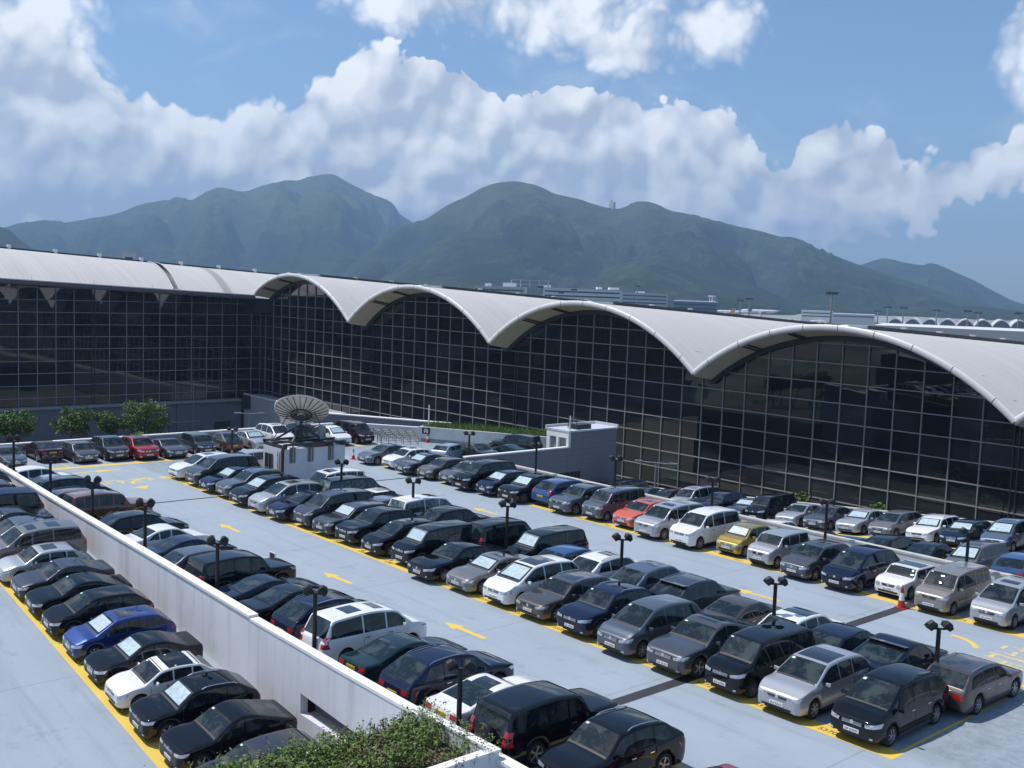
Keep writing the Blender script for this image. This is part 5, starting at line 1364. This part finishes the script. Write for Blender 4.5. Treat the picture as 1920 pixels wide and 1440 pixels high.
for i, x in enumerate((92,99,106,113,121,129,137,146,154)):
    tree('street_tree', (x, rs.uniform(-20,-12), -12.6), rs.uniform(4.6,5.6), rs.uniform(1.8,2.4), 'street tree between the glass facade and the ramp, mirrored in the glass', 40+i, group=GS, clumps=14, nl=70, size=.32)
# street between the hall and the garage
sm = mat('street_asphalt', (.055,.055,.058), rough=.9, vary=.2); 
q = MB(); q.box(60,170,-31,-1.4,-13.6,-12.6); struct(q.build('street', sm))
q = MB(); q.box(60,170,-24,-21.5,-12.59,-12.45); q.box(60,170,-8.5,-4.5,-12.59,-12.45); struct(q.build('pavement', mat('pavement_pale', (.28,.27,.25), rough=.9, vary=.1)))
q = MB()
for i in range(18): q.add([(62+i*6,-15.1,-12.595),(65+i*6,-15.1,-12.595),(65+i*6,-14.9,-12.595),(62+i*6,-14.9,-12.595)], [(0,1,2,3)])
struct(q.build('lane_markings', M_cap))
# parkland south of the car park, mirrored in the glass
for i in range(16):
    rx, ry = rs.uniform(-10, 60), rs.uniform(-150, -80)
    tree('park_tree', (rx, ry, ZG), rs.uniform(7,10), rs.uniform(2.6,3.6), 'park tree south of the car park, mirrored in the left glass wall', 80+i, group='park trees mirrored in the left glass wall', clumps=12, nl=55, size=.5)

# foreground planter on the bridge over the lower ramp
fp = empty('hedge_planter', (123.95,-85.7,-3.6)); tag(fp, 'large white planter box in the foreground filled with scrubby green hedge', 'planter')
q = MB(); x0,x1,y0,y1 = -1.85,1.85,-7.0,6.15; t_ = .22
q.box(x0,x0+.12,y0,y1,-.6,1.12); q.box(x1-t_,x1,y0,y1,-.6,1.42); q.box(x0+t_,x1-t_,y1-t_,y1,-.6,1.42); q.box(x0+t_,x1-t_,y0,y1-t_,-.6,.95,1)
q.build('box', [M_wall, M_soil], fp)
q = MB(); q.box(x1-t_-.02,x1+.05,y0,y1+.04,1.421,1.50); q.box(x0-.05,x1-t_-.02,y1-t_-.02,y1+.04,1.421,1.50); q.build('rim', M_cap, fp)
rh = random.Random(77); q = MB(); q2 = MB(); q3 = MB()
M_hl = leaf_mat('hedge_leaf', (.07,.13,.025), (.15,.22,.05)); M_dry = leaf_mat('dry_twig', (.13,.10,.06), (.22,.17,.10))
for _ in range(3000):
    px = rh.uniform(122.15,125.6); py = rh.uniform(-92.5,-79.9)
    dn_ = MN.noise(Vector((px*.8,py*.5,1.3)))
    edge = min(px-122.4, 125.8-px, (-79.8-py)) 
    hgt = .38+.34*max(0, dn_+.35)+rh.uniform(0,.18)
    bare = (px-123.9)*.5+(py+84)*.08+MN.noise(Vector((px*1.3,py*1.3,5)))*.8
    if bare > .55:
        hgt *= .35
        if rh.random() < .55: continue
    z0 = -2.68
    brown = dn_+rh.uniform(-.3,.3) < -.20
    tw_ = q2
    b_ = Vector((px,py,z0)); tp = b_+Vector((rh.gauss(0,.10), rh.gauss(0,.10), hgt))
    tw_.tube(b_, tp, .008, .004, n=3, caps=False)
    tgt = q2 if brown and rh.random() < .75 else q
    for _k in range(rh.randint(9,17)):
        t = rh.uniform(.25,1.05); c = b_.lerp(tp, t)+Vector((rh.gauss(0,.06),rh.gauss(0,.06),rh.gauss(0,.03)))
        a = Vector((rh.gauss(0,1),rh.gauss(0,1),rh.gauss(0,.5))).normalized(); bb = a.cross(Vector((rh.gauss(0,.6),rh.gauss(0,.6),1))).normalized(); s = rh.uniform(.04,.13)
        tgt.add([c-a*s*.5, c+bb*s*.33, c+a*s*.5, c-bb*s*.33], [(0,1,2,3)])
# sparse overhanging sprays along the rim
for _ in range(90):
    if rh.random() < .5: px, py = rh.uniform(122.2,125.9), -79.7+rh.uniform(-.2,.25)
    elif rh.random() < .6: px, py = 125.95+rh.uniform(-.25,.1), rh.uniform(-84,-79.7)
    else: px, py = 122.15+rh.uniform(-.2,.2), rh.uniform(-90,-80)
    b_ = Vector((px,py,-2.3)); tp = b_+Vector((rh.gauss(0,.14),rh.gauss(0,.14),rh.uniform(.2,.62)))
    q2.tube(b_, tp, .007, .003, n=3, caps=False)
    for _k in range(rh.randint(7,16)):
        t = rh.uniform(.3,1.05); c = b_.lerp(tp, t)+Vector((rh.gauss(0,.05),rh.gauss(0,.05),rh.gauss(0,.03)))
        a = Vector((rh.gauss(0,1),rh.gauss(0,1),rh.gauss(0,.5))).normalized(); bb = a.cross(Vector((rh.gauss(0,.6),rh.gauss(0,.6),1))).normalized(); s = rh.uniform(.05,.09)
        q.add([c-a*s*.5, c+bb*s*.33, c+a*s*.5, c-bb*s*.33], [(0,1,2,3)])
tag(q.build('hedge_foliage', M_hl), 'dense green leaves of the scrubby hedge in the white foreground planter', 'hedge', kind='stuff')
tag(q2.build('dry_undergrowth', M_dry), 'brown twigs and dry leaves in the white foreground planter', 'undergrowth', kind='stuff')
# grass strip on the planter wall
q = MB(); rg2 = random.Random(9)
for _ in range(2600):
    u = rg2.uniform(-7.1,7.3); v = rg2.uniform(.35,1.7)
    p = dn*u+nn*v; b_ = Vector((77.6+p.x, -38.7+p.y, ZD+1.2)); h_ = rg2.uniform(.35,.75)
    d_ = Vector((rg2.gauss(0,.18), rg2.gauss(0,.18), h_)); w_ = Vector((rg2.gauss(0,1), rg2.gauss(0,1), 0)).normalized()*.035
    q.add([b_-w_, b_+w_, b_+d_*.6+w_*.8, b_+d_], [(0,1,2,3)])
tag(q.build('grass_strip', leaf_mat('grass_blade', (.08,.15,.03), (.18,.27,.06))), 'tall green grass growing along the top of the white planter wall', 'grass', kind='stuff')

# ================================================================ FAR AIRPORT
M_far = mat('far_white', (.66,.67,.68), rough=.7, vary=.05, vscale=.05); M_farg = mat('far_grey', (.50,.51,.53), rough=.7); M_fard = mat('far_dark', (.06,.07,.09), rough=.4)
def block(name, p, q_, ztop, depth, label, m, zbase=ZG, cat='building', wins=True, floors=3, extra=()):
    """box seen along the line p-q_, going `depth` metres away from the camera"""
    p = Vector(p[:2]); q_ = Vector(q_[:2]); d = (q_-p); L = d.length; d.normalize(); n = Vector((-d.y, d.x)); mid = (p+q_)/2
    if n.dot(mid-Vector(CAMLOC[:2])) < 0: n = -n
    ang = math.atan2(d.y, d.x); s = 1 if n.dot(Vector((-d.y, d.x))) > 0 else -1
    e = empty(name, (mid.x, mid.y, zbase), ang); tag(e, label, cat)
    H = ztop-zbase; b = MB(); 
    y0, y1 = (0, depth) if s > 0 else (-depth, 0)
    b.box(-L/2, L/2, y0, y1, 0, H); b.build('wall', m, e)
    r_ = MB(); r_.box(-L/2-.3, L/2+.3, y0-.3, y1+.3, H, H+.4)
    for (u0, u1, h) in extra: r_.box(-L/2+L*u0, -L/2+L*u1, y0+depth*.2*(1 if s > 0 else 1), y0+depth*.6, H+.4, H+.4+h)
    r_.build('roof', M_far, e)
    if wins:
        for k_ in range(floors):
            w = MB(); z = H-3.2-3.6*k_; yf = 0 - .05*s
            w.box(-L/2+1.5, L/2-1.5, min(yf, yf-.05*s), max(yf, yf-.05*s), z, z+1.3); w.build('window_band', M_fard, e)
    return e
F = FAR['far']
c = F['cargo']
block('cargo_terminal', c[0], (Vector(c[1])*.35+Vector(c[0])*.65), 13.0, 60, 'low stepped part of the pale cargo building beyond the second vault', M_farg, extra=((.2,.3,2.5),(.55,.8,3.5)))
block('cargo_terminal', (Vector(c[1])*.47+Vector(c[0])*.53), c[1], 13.6, 70, 'long pale cargo building beyond the crown of the third vault', M_far, extra=((.0,.10,2.2),(.70,.76,2.0),(.86,.98,2.0)))
fr = MB(); cc = Vector(c[5]); 
for i in range(5): fr.beam((cc.x+i*6-14, cc.y+i*5-12, 12), (cc.x+i*6-14, cc.y+i*5-12, 19.5), .6, .6)
fr.beam((cc.x-14, cc.y-12, 19.5), (cc.x+10, cc.y+8, 19.5), .5, .5); fr.beam((cc.x-14, cc.y-12, 16), (cc.x+10, cc.y+8, 16), .4, .4)
tag(fr.build('roof_scaffold', M_farg), 'open steel frame on the roof of the stepped cargo building', 'scaffold')
block('cargo_terminal', F['cargo2'][0], F['cargo2'][1], 12.2, 60, 'grey cargo shed partly behind the floodlight mast', M_farg, extra=((.3,.5,1.5),))
block('hangar', F['shed'][0], F['shed'][1], 6.0, 50, 'blue grey hangar with a striped pale roof edge, left of the lattice tower', mat('far_blue', (.16,.20,.27), rough=.5), extra=((.05,.95,.5),))
block('office_block', F['white'][0], F['white'][1], -.9, 25, 'small bright white office block beside the tallest mast', mat('far_bright', (.70,.70,.68), rough=.7), floors=2)
block('hangar', F['hang'][0], F['hang'][1], -3.2, 50, 'long low hangar with a pale roof right of the white office block', M_farg, floors=1)
l = F['left']
block('rooftop_building', l[0], l[1], 21.3, 8, 'small pale building standing above the long left roof', M_far, zbase=-5, floors=2)
block('rooftop_building', l[3], l[4], 18.7, 6, 'low pale structure peeking over the long left roof ridge', M_far, zbase=-5, floors=1)
pl_ = F['pale']
e = block('concourse', pl_[0], pl_[1], .9, 60, 'pale low concourse roof with a dark glazed side beyond the fourth vault', mat('concourse_glass', (.03,.04,.055), rough=.15), wins=False)
q = MB(); q.box(-34, 34, -.8, .2, 15.2, 20.2); q.build('fascia', mat('concourse_pale', (.42,.42,.43), rough=.6), e)
ac = empty('arched_concourse', (*F['arch'][0][:2], ZG)); A0 = Vector(F['arch'][0]); A1 = Vector(F['arch'][1]); dv = (A1-A0); Ln = Vector((dv.x,dv.y)).length/8; ang = math.atan2(dv.y, dv.x)
ac.rotation_euler = (0,0,ang); tag(ac, 'distant concourse with a row of small white arches at the right', 'concourse')
for i in range(9):
    x0 = Ln*i; zt = A0.z-ZG+(A1.z-A0.z)*(i/8); q = MB(); ns = 12
    arc = [(x0+Ln*j/ns, zt+8.2*math.sin(math.pi*j/ns)**.8) for j in range(ns+1)]
    q.grid([[(x, -2, z), (x, 90, z)] for x, z in arc], 0); q.grid([[(x, -2, z), (x, -2, z-1.3)] for x, z in arc], 0)
    v_ = q.build('roof_vault', M_fas, ac)
    g_ = MB(); g_.add([(x, 0, z-.4) for x, z in arc]+[(x0+Ln, 0, 0), (x0, 0, 0)], [tuple(range(ns+3))]); g_.build('glass', M_fard, v_)
q = MB(); q.box(-2, Ln*9, -6, -4, 0, A0.z-ZG-.5); q.build('lower_wall', M_farg, ac)
# masts
def mast(p, q_, i, label, heavy):
    b = Vector(p); t = Vector(q_); zb = ZG; h = t.z-zb; e = empty('floodlight_mast', (b.x, b.y, zb)); tag(e, label, 'floodlight mast', 'apron floodlight masts')
    d = (b-Vector(CAMLOC)).length; r0 = .35 if heavy else .0006*d
    MB().tube((0,0,0),(0,0,h),r0*1.3,r0*.8,n=8).build('pole', M_mull, e)
    q = MB(); w = 1.5 if heavy else .0028*d
    q.tube((-w,0,h),(w,0,h),.12*w/2); q.tube((0,-w,h),(0,w,h),.12*w/2)
    for (x, y) in ((-w,0),(w,0),(0,-w),(0,w),(-w*.5,0),(w*.5,0),(0,w*.5)): q.box(x-.24*w,x+.24*w,y-.24*w,y+.24*w,h-.34*w,h+.2*w)
    q.build('lamp_cluster', M_dark, e)
ML = ['above the fourth gap of the roof, by the grey cargo shed','nearest and tallest, rising behind the fourth vault crown','left of the long cargo building','before the long pale cargo building','small one low against the cargo building','thin, in front of the parked airliners','thin, left of the airliners','thin, left of the row of small arches','over the first small arch','over the middle small arches','right of the middle small arches','farthest thin one above the small arches','rightmost, cut close to the picture edge','small, behind the low hangar']
for i, (p_, q_) in enumerate(F['masts']): mast(p_, q_, i, 'floodlight mast '+ML[i], i in (0, 1))
ct = Vector(F['control'][0]); e = empty('lattice_tower', (ct.x, ct.y, ZG)); tag(e, 'red and white lattice tower beyond the third vault', 'tower')
q = MB(); H = 30
for (x, y) in ((-2.2,-2.2),(2.2,-2.2),(2.2,2.2),(-2.2,2.2)): q.beam((x,y,0),(x,y,H),.7,.7,0)
for k_ in range(10):
    q.beam((-2.2,-2.2,k_*3),(2.2,-2.2,k_*3+3),.45,.45,k_%2); q.beam((2.2,2.2,k_*3),(2.2,-2.2,k_*3+3),.45,.45,k_%2)
q.build('frame', [M_far, mat('far_red', (.35,.08,.06), rough=.6)], e); MB().box(-4,4,-3,3,H,H+2).build('platform', M_farg, e)
# airliners
def airliner(p, rz, s, tailc, label):
    e = empty('airliner', p, rz); tag(e, label, 'airliner', 'airliners on the apron'); e.scale = (s, s, s)
    q = MB(); n = 14; prof = [(-19,.2,.4),(-18.4,1.0,.2),(-17,1.6,.1),(-14,2.0,0),(8,2.0,0),(14,1.4,.5),(19,.35,1.2)]
    q.grid([[(x, r_*math.cos(2*math.pi*i/n), 3.6+z+r_*math.sin(2*math.pi*i/n)) for i in range(n)] for x, r_, z in prof], closed=True); q.build('fuselage', M_fas, e, smooth=True)
    for sg_ in (1, -1):
        q = MB(); q.hexa([(-3,sg_*1.5,2.8),(4,sg_*1.5,2.8),(8.5,sg_*17,4.2),(6.5,sg_*17,4.2)], [(-3,sg_*1.5,3.4),(4,sg_*1.5,3.2),(8.5,sg_*17,4.35),(6.5,sg_*17,4.35)]); q.build('wing', M_farg, e)
        q = MB(); q.tube((-1.5,sg_*6,2.1),(2.2,sg_*6,2.1),1.0,.8,n=10); q.build('engine', M_far, e)
        q = MB(); q.hexa([(15,sg_*.5,4.8),(18.5,sg_*.5,4.8),(20,sg_*6,5.2),(18.6,sg_*6,5.2)], [(15,sg_*.5,5.0),(18.5,sg_*.5,5.0),(20,sg_*6,5.3),(18.6,sg_*6,5.3)]); q.build('tailplane', M_farg, e)
        q = MB(); q.tube((2,sg_*2.5,0),(2,sg_*2.2,3),.5,n=8); q.build('landing_gear', M_dark, e)
    q = MB(); q.hexa([(13.5,-.15,5.0),(18.5,-.15,5.0),(18.5,.15,5.0),(13.5,.15,5.0)], [(17.8,-.1,11),(20.5,-.1,11),(20.5,.1,11),(17.8,.1,11)]); q.build('tail_fin', tailc, e)
T_y = mat('tail_yellow', (.55,.36,.04), rough=.4); T_b = mat('tail_blue', (.03,.07,.25), rough=.4)
P = F['planes']
def az(p): return math.atan2(p[1]-CAMLOC[1], p[0]-CAMLOC[0])
airliner((P[0][0]+14, P[0][1]+14, -16.5), az(P[0])+R(100)+math.pi, 1.35, T_y, 'airliner with a yellow tail fin half hidden by the third vault ridge')
airliner((P[1][0], P[1][1], -16.6), az(P[1])+R(-80), 1.5, T_b, 'white airliner, left of the pair in the middle of the apron')
airliner((P[2][0], P[2][1], -16.6), az(P[2])+R(-88), 1.7, T_b, 'white airliner with a blue tail at the right of the pair')
airliner((P[3][0], P[3][1], -16.5), az(P[3])+R(-60), .9, M_fard, 'small airliner with a dark tail before the white office block')
airliner((P[4][0], P[4][1], -16.5), az(P[4])+R(80), .9, M_fard, 'small airliner parked before the long low hangar')
airliner((P[5][0], P[5][1], -9.0), az(P[5])+R(95), 1.15, M_fas, 'white aircraft of which only the tail fin shows above the fourth vault')
hs = Vector(F['house'][0]); q = MB(); q.box(-12,12,-6,6,-20,12); q.box(-9,-3,-4,4,12,20); tag(q.build('hilltop_station', M_farg, loc=(hs.x,hs.y,hs.z)), 'tiny station building on the mountain crest', 'building')
# service vehicles and clutter on the apron as small distinct sheds
for i in range(10):
    t = i/9; x = lerp(-640,-500,t)+rs.uniform(-12,12); y = lerp(985,1075,t); q = MB(); q.box(-5,5,-2,2,0,rs.uniform(2.5,4)); q.box(-3,0,-2.1,2.1,1.2,3.0,1)
    tag(q.build('apron_hut', [M_far, M_fard], loc=(x,y,-16.5)), 'tiny pale service shed on the distant apron', 'shed', 'service sheds on the distant apron')
# ================================================================ PARKED CARS
G_C = M_clearglass
# kind, colour, x, y (front for A C E F, centre for others), facing (-1 towards -Y, 1 towards +Y), opts, short name, extra
PHR = {'A': 'on the lower deck', 'B': 'behind the white wall', 'C': 'in the front centre row', 'D': 'in the rear centre row', 'E': 'in the row past the aisle',
       'F': 'below the glass facade', 'G': 'behind the cream parapet', 'H': 'in the back row', 'I': 'near the grass planter'}
GRP = {'A': 'cars on the sloping lower deck', 'B': 'cars behind the white wall', 'C': 'cars in the front centre row', 'D': 'cars in the rear centre row', 'E': 'cars in the row before the cream parapet',
       'F': 'cars below the glass facade', 'G': 'cars behind the cream parapet', 'H': 'cars in the back row', 'I': 'cars near the grass planter'}
T = []
def add(row, kind_, col, x, y, face, name, opts=(), rz=None, z=None, **kw): T.append(dict(row=row, kind=kind_, col=col, x=x, y=y, face=face, name=name, opts=tuple(opts), rz=rz, z=z, kw=kw))
s_ = ('sunroof', 'permit'); p_ = ('permit',)
# C
for a in [('estate_mpv','white',78.0,-68.05,'white people carrier',s_),('minivan','dgrey',80.75,-68.1,'charcoal minivan',p_),('saloon','navy',83.3,-68.35,'navy saloon',('shade',)),('suv','gunmetal',85.5,-68.2,'gunmetal suv',('rails','permit')),
  ('estate_mpv','black',88.1,-68.6,'black people carrier',('shade',)),('estate_mpv','silver',90.6,-68.6,'silver people carrier',s_),('saloon','navy',92.9,-68.6,'dark blue saloon',p_),('minivan','dgrey',95.3,-68.3,'dark grey minivan',p_),
  ('wagon','dgrey',97.5,-68.3,'dark grey estate',('shade',)),('suv','black',99.9,-68.3,'black suv',p_),('low_mpv','black',102.6,-68.5,'low black people carrier',s_),('boxvan','black',105.1,-68.4,'tall black van',('shade',)),
  ('exec','black',107.7,-69.15,'large black saloon',p_),('saloon','warmgrey',110.3,-68.9,'warm silver saloon',('sunroof','shade')),('onebox','white',112.8,-68.8,'white people carrier with a black roof',('pano','shade')),
  ('wagon','brown',115.1,-68.9,'brown estate with roof bars',('rails','sunroof','permit')),('suv','navy',117.7,-68.95,'dark navy suv',('rails','permit')),('onebox','bgrey',120.3,-69.35,'violet grey people carrier',p_),
  ('coupe_suv','gunmetal',122.75,-69.15,'grey sloping roofed suv',s_),('boxvan','black',125.25,-69.0,'black minivan',p_),('estate_mpv','silver',127.5,-69.05,'silver people carrier with a glass roof',('pano','permit')),('onebox','black',130.2,-68.95,'black people carrier',p_)]:
    add('C', a[0], a[1], a[2], a[3], -1, a[4], a[5])
# D
for a in [('tall_hatch','silver',78.3,-62.4,-1,'small silver van',(),{}),('offroader','white',88.9,-62.4,-1,'white off-roader with a black roof',('sunroof',),{}),('boxvan','black',91.6,-62.3,1,'black van with clear windows',(),{'glass':G_C}),
  ('mini','burg',94.2,-62.0,1,'small dark red hatchback with a white roof',('roof2','sunroof'),{'roofcol':'white'}),('hatch','steel',96.6,-62.9,1,'steel grey hatchback',(),{}),('minivan','white',99.0,-62.2,1,'white van with clear windows',('sunroof',),{'glass':G_C}),
  ('suv','black',101.6,-62.1,1,'black suv',(),{}),('boxvan','black',106.0,-62.4,1,'black box van',(),{}),('boxvan','black',108.9,-62.0,-1,'black van with a white screen shade',('shade',),{}),
  ('hatch','tblue',111.2,-62.3,1,'bright blue hatchback',(),{}),('suv','white',113.6,-62.3,1,'white suv with roof bars',('rails','sunroof'),{}),('suv','steel',116.2,-62.1,1,'steel blue suv',('sunroof',),{}),
  ('suv','dgrey',118.7,-62.4,1,'charcoal suv with a rear spoiler',('rails','spoiler'),{}),('saloon','brown',121.4,-62.6,1,'dark brown saloon',(),{}),('hatch','white',123.8,-61.9,1,'white hatchback with a black glass roof',('pano',),{}),
  ('hatch','navy',126.0,-62.4,1,'navy hatchback',(),{}),('coupe_suv','navy',128.2,-62.5,1,'dark blue fastback',('spoiler',),{}),('wagon','brown',130.7,-61.9,1,'brown estate',('rails',),{})]:
    add('D', a[0], a[1], a[2], a[3], a[4], a[5], a[6], **a[7])
# E
for a in [('saloon','bgrey',79.0,-53.4,-1,'blue grey saloon',p_),('hatch','white',81.6,-52.95,-1,'white hatchback',s_),('saloon','dgrey',84.2,-53.5,-1,'charcoal saloon',('shade','spoiler')),('hatch','brown',86.6,-53.3,-1,'brown grey hatchback',p_),
  ('saloon','gunmetal',88.9,-53.1,-1,'gunmetal saloon',p_),('minivan','black',91.2,-53.65,-1,'black minivan with a chrome grille',p_),('low_mpv','navy',93.4,-53.45,-1,'navy people carrier',('shade',)),('suv','black',95.9,-53.55,-1,'black suv',('shade','rails')),
  ('estate_mpv','tblue',98.0,-52.4,1,'blue people carrier with its tail to the aisle',()),('suv','bgrey',100.3,-53.1,-1,'slate suv',p_),('boxvan','bgrey',102.7,-52.75,-1,'slate van',p_),('hatch','orange',105.3,-52.6,-1,'orange hatchback',('rails','sunroof','permit')),
  ('minivan','silver',107.8,-53.5,-1,'silver minivan',('twin','permit')),('minivan','white',110.4,-53.6,-1,'white minivan',p_),('small_hatch','gold',112.9,-52.7,-1,'gold hatchback',('shade',)),('tall_hatch','silver',115.3,-53.2,-1,'silver hatchback',p_),
  ('low_mpv','gunmetal',117.8,-53.8,-1,'gunmetal people carrier',s_),('onebox','navy',120.15,-53.8,-1,'navy people carrier',p_),('mini','white',122.3,-52.7,-1,'small white hatchback with a dark roof',('roof2','permit')),
  ('boxvan','beige',124.7,-53.5,-1,'beige minivan',p_),('onebox','silver',127.2,-53.35,-1,'silver people carrier',('twin','permit')),('suv','dgrey',129.8,-53.3,-1,'charcoal suv',())]:
    add('E', a[0], a[1], a[2], a[3], a[4], a[5], a[6], **({'roofcol':'dgrey'} if a[5].startswith('small white') else {}))
# B  (centre y)
for a in [('suv','white',77.9,1,'white suv',()),('saloon','lblue',80.3,1,'pale blue saloon',()),('onebox','navy',82.8,1,'navy people carrier',()),('wagon','dgrey',85.3,1,'charcoal estate',('rails',)),('offroader','copper',88.6,1,'copper off-roader',('pano',)),
  ('sports','black',91.4,-1,'black coupe with a tail spoiler',('spoiler',)),('suv','black',94.0,1,'black suv',()),('saloon','white',96.6,1,'white saloon',()),('saloon','navy',99.3,1,'navy saloon',()),('hatch','gunmetal',101.9,1,'dark grey hatchback',()),
  ('offroader','black',104.7,1,'black box van',()),('coupe','navy',107.4,1,'navy fastback saloon',()),('saloon','black',109.8,1,'black saloon',()),('suv','navy',112.3,1,'navy suv',('rails',)),('minivan','white',114.6,1,'white minivan',('twin',)),
  ('saloon','green',117.3,1,'dark green saloon',()),('suv','navy',119.8,1,'dark navy suv',('rails',)),('coupe','white',122.2,1,'white coupe with a sunroof',('sunroof',)),('offroader','black',124.6,1,'black off-roader with a spare wheel',('spare',)),
  ('suv','black',127.3,-1,'black suv with silver roof bars',('rails','permit')),('sports','red',130.7,-1,'red hatchback',())]:
    add('B', a[0], a[1], a[2], None, a[3], a[4], a[5])
# A (front y)
for a in [('low_mpv','dgrey',86.0,'charcoal people carrier',()),('minivan','navy',88.6,'navy minivan',()),('saloon','dgrey',90.6,'charcoal saloon',()),('saloon','bgrey',92.4,'slate saloon',()),('minivan','warmgrey',94.7,'grey beige minivan',('twin',)),
  ('hatch','silver',96.75,'silver hatchback',('sunroof',)),('saloon','dgrey',98.9,'dark saloon with cream seats',('permit',)),('saloon','black',100.95,'black saloon',p_),('low_mpv','black',103.25,'black people carrier',('permit',)),('low_mpv','blue',105.6,'bright blue people carrier',('sunroof','shade')),
  ('saloon','black',108.0,'black saloon with a screen shade',('shade',)),('hatch','white',110.2,'white hatchback with a black roof',('roof2','permit')),('suv','black',112.6,'black suv with silver roof bars',('shade','rails')),('coupe_suv','black',115.0,'black sloping roofed suv',p_),('wagon','dgrey',117.3,'charcoal estate',('permit',))]:
    add('A', a[0], a[1], a[2], -84.4, -1, a[3], a[4])
add('A', 'suv', 'dgrey', 83.4, -84.4, -1, 'dark suv'); add('A', 'saloon', 'navy', 81.0, -84.4, -1, 'navy saloon')
# F (front y)
for a in [('saloon','black',86.8,'black saloon',()),('minivan','black',89.4,'black minivan',()),('saloon','dgrey',91.9,'charcoal saloon',()),('hatch','burg',94.4,'plum hatchback',p_),('minivan','silver',96.7,'silver minivan with a dark roof',('twin','permit')),('suv','navy',99.3,'navy suv',('permit',)),
  ('coupe','dgrey',101.7,'charcoal coupe',('shade',)),('boxvan','black',103.6,'black minivan with a chrome grille',p_),('saloon','silver',106.1,'silver saloon',p_),('saloon','gunmetal',108.3,'gunmetal saloon',()),('saloon','silver',110.8,'silver saloon with a screen shade',('shade',)),
  ('low_mpv','warmgrey',113.1,'grey people carrier',p_),('wagon','white',115.6,'white estate',('rails','shade')),('hatch','navy',117.8,'navy hatchback',('shade',)),('onebox','steel',120.2,'steel people carrier',('twin','shade')),('suv','dgrey',122.8,'charcoal suv',()),('saloon','navy',125.3,'navy saloon',())]:
    add('F', a[0], a[1], a[2], -37.35, -1, a[3], a[4])
# G (centre y)
for a in [('suv','white',110.2,1,'white suv',()),('saloon','black',113.0,1,'black saloon',()),('sports','blue',115.2,1,'blue sports car',()),('suv','black',117.6,1,'black suv',()),('saloon','navy',119.9,1,'navy saloon',()),('onebox','warmgrey',122.3,-1,'grey people carrier with a screen shade',('shade','sunroof')),('wagon','tblue',124.9,1,'blue estate',()),('suv','white',107.6,1,'white suv with roof bars',('rails',))]:
    add('G', a[0], a[1], a[2], -43.75, a[3], a[4], a[5])
# H: nose towards +X except where noted
for a in [('saloon','bgrey',69.2,-75.6,1,'blue grey saloon',()),('saloon','burg',67.6,-72.6,-1,'dark maroon saloon with its tail out',()),('hatch','gunmetal',69.3,-70.6,1,'gunmetal hatchback',p_),('suv','dgrey',69.3,-68.3,1,'charcoal suv',()),('suv','red',70.0,-66.35,1,'red suv',('sunroof',)),
  ('coupe','gunmetal',70.3,-64.2,1,'gunmetal coupe',()),('tall_hatch','dgrey',69.8,-61.6,1,'dark tall hatchback',()),('beetle','brown',69.4,-59.1,-1,'dark round backed hatchback',()),('saloon','silver',69.6,-56.7,1,'silver saloon',('shade',)),
  ('onebox','white',68.6,-54.0,1,'white minivan',('twin','permit')),('suv','black',69.2,-51.6,1,'black suv',()),('low_mpv','white',70.6,-49.6,1,'white people carrier',('shade',)),('boxvan','burg',70.6,-47.3,1,'dark red minivan',p_)]:
    add('H', a[0], a[1], a[2], a[3], a[4], a[5], a[6], rz=1)
# I: loose cars by the planter
for a in [('mini','lblue',80.6,-46.2,R(200),'pale blue hatchback',()),('saloon','dgrey',81.5,-44.2,R(95),'charcoal saloon',()),('sports','green',82.3,-41.6,R(-75),'dark green coupe',()),('offroader','dgrey',80.6,-39.2,R(-70),'charcoal off-roader',('spare',))]:
    add('I', a[0], a[1], a[2], a[3], 1, a[5], a[6], rz=a[4], z=ZD)
used = {}; SCL = dict(A=.90, B=.975, C=1.0, D=.985, E=.975, F=.955, G=.955, H=.945, I=.93)
for row in 'ABCDEFGHI':
    L_ = [t for t in T if t['row'] == row]
    key = (lambda t: t['y']) if row in 'HI' else (lambda t: t['x'])
    L_.sort(key=key)
    for i, t in enumerate(L_):
        k_ = K[t['kind']]; L = k_['L']*SCL[row]; slope = 0.0; z = ZD
        rz = 0.0 if t['face'] < 0 else math.pi
        jr = random.Random(int(t['x']*37+abs(t['y'] or 0)*11)); jit = jr.uniform(-.022, .022)
        x, y = t['x'], t['y']
        if row in 'ACEF': y = y+L/2 if not (row == 'E' and t['face'] > 0) else y+L/2
        if row == 'B': y = -79.05+L/2+jr.uniform(0,.25)
        if row == 'A': slope = -.108; z = zl(x)
        if row in 'FG': slope = .085; z = zr_(x)
        if row == 'H':
            rz = math.pi/2 if t['face'] > 0 else -math.pi/2; x = x-L/2
        if row == 'I': rz = t['rz']
        nm = t['name']; nb = []
        if i > 0: nb.append(L_[i-1]['name'])
        if i < len(L_)-1: nb.append(L_[i+1]['name'])
        short = lambda s: s.split(' with ')[0]
        opts_lab = [nm+' '+PHR[row], '%s %s between the %s and the %s' % (short(nm), PHR[row], short(nb[0]), short(nb[-1])), '%s %s beside the %s' % (short(nm), PHR[row], short(nb[-1])), '%s %s beside the %s' % (short(nm), PHR[row], short(nb[0]))]
        same = [u for u in L_ if short(u['name']) == short(nm)]
        cand = [opts_lab[0]] if len(same) == 1 and len(nm.split()) >= 3 else []
        if i in (0, len(L_)-1): cand += [opts_lab[2]]
        else: cand += [opts_lab[1], opts_lab[2], opts_lab[3]]
        cand = [c.replace('  ', ' ') for c in cand if len(c.split()) <= 16]+[opts_lab[0]]
        lab = next((c for c in cand if c not in used), cand[-1]+' near '+str(i)); used[lab] = 1
        car(t['kind'], t['col'], (x, y, z+.004), rz+jit, slope, t['opts'], lab, GRP[row], scale=SCL[row], **t['kw'])
drop_protos()
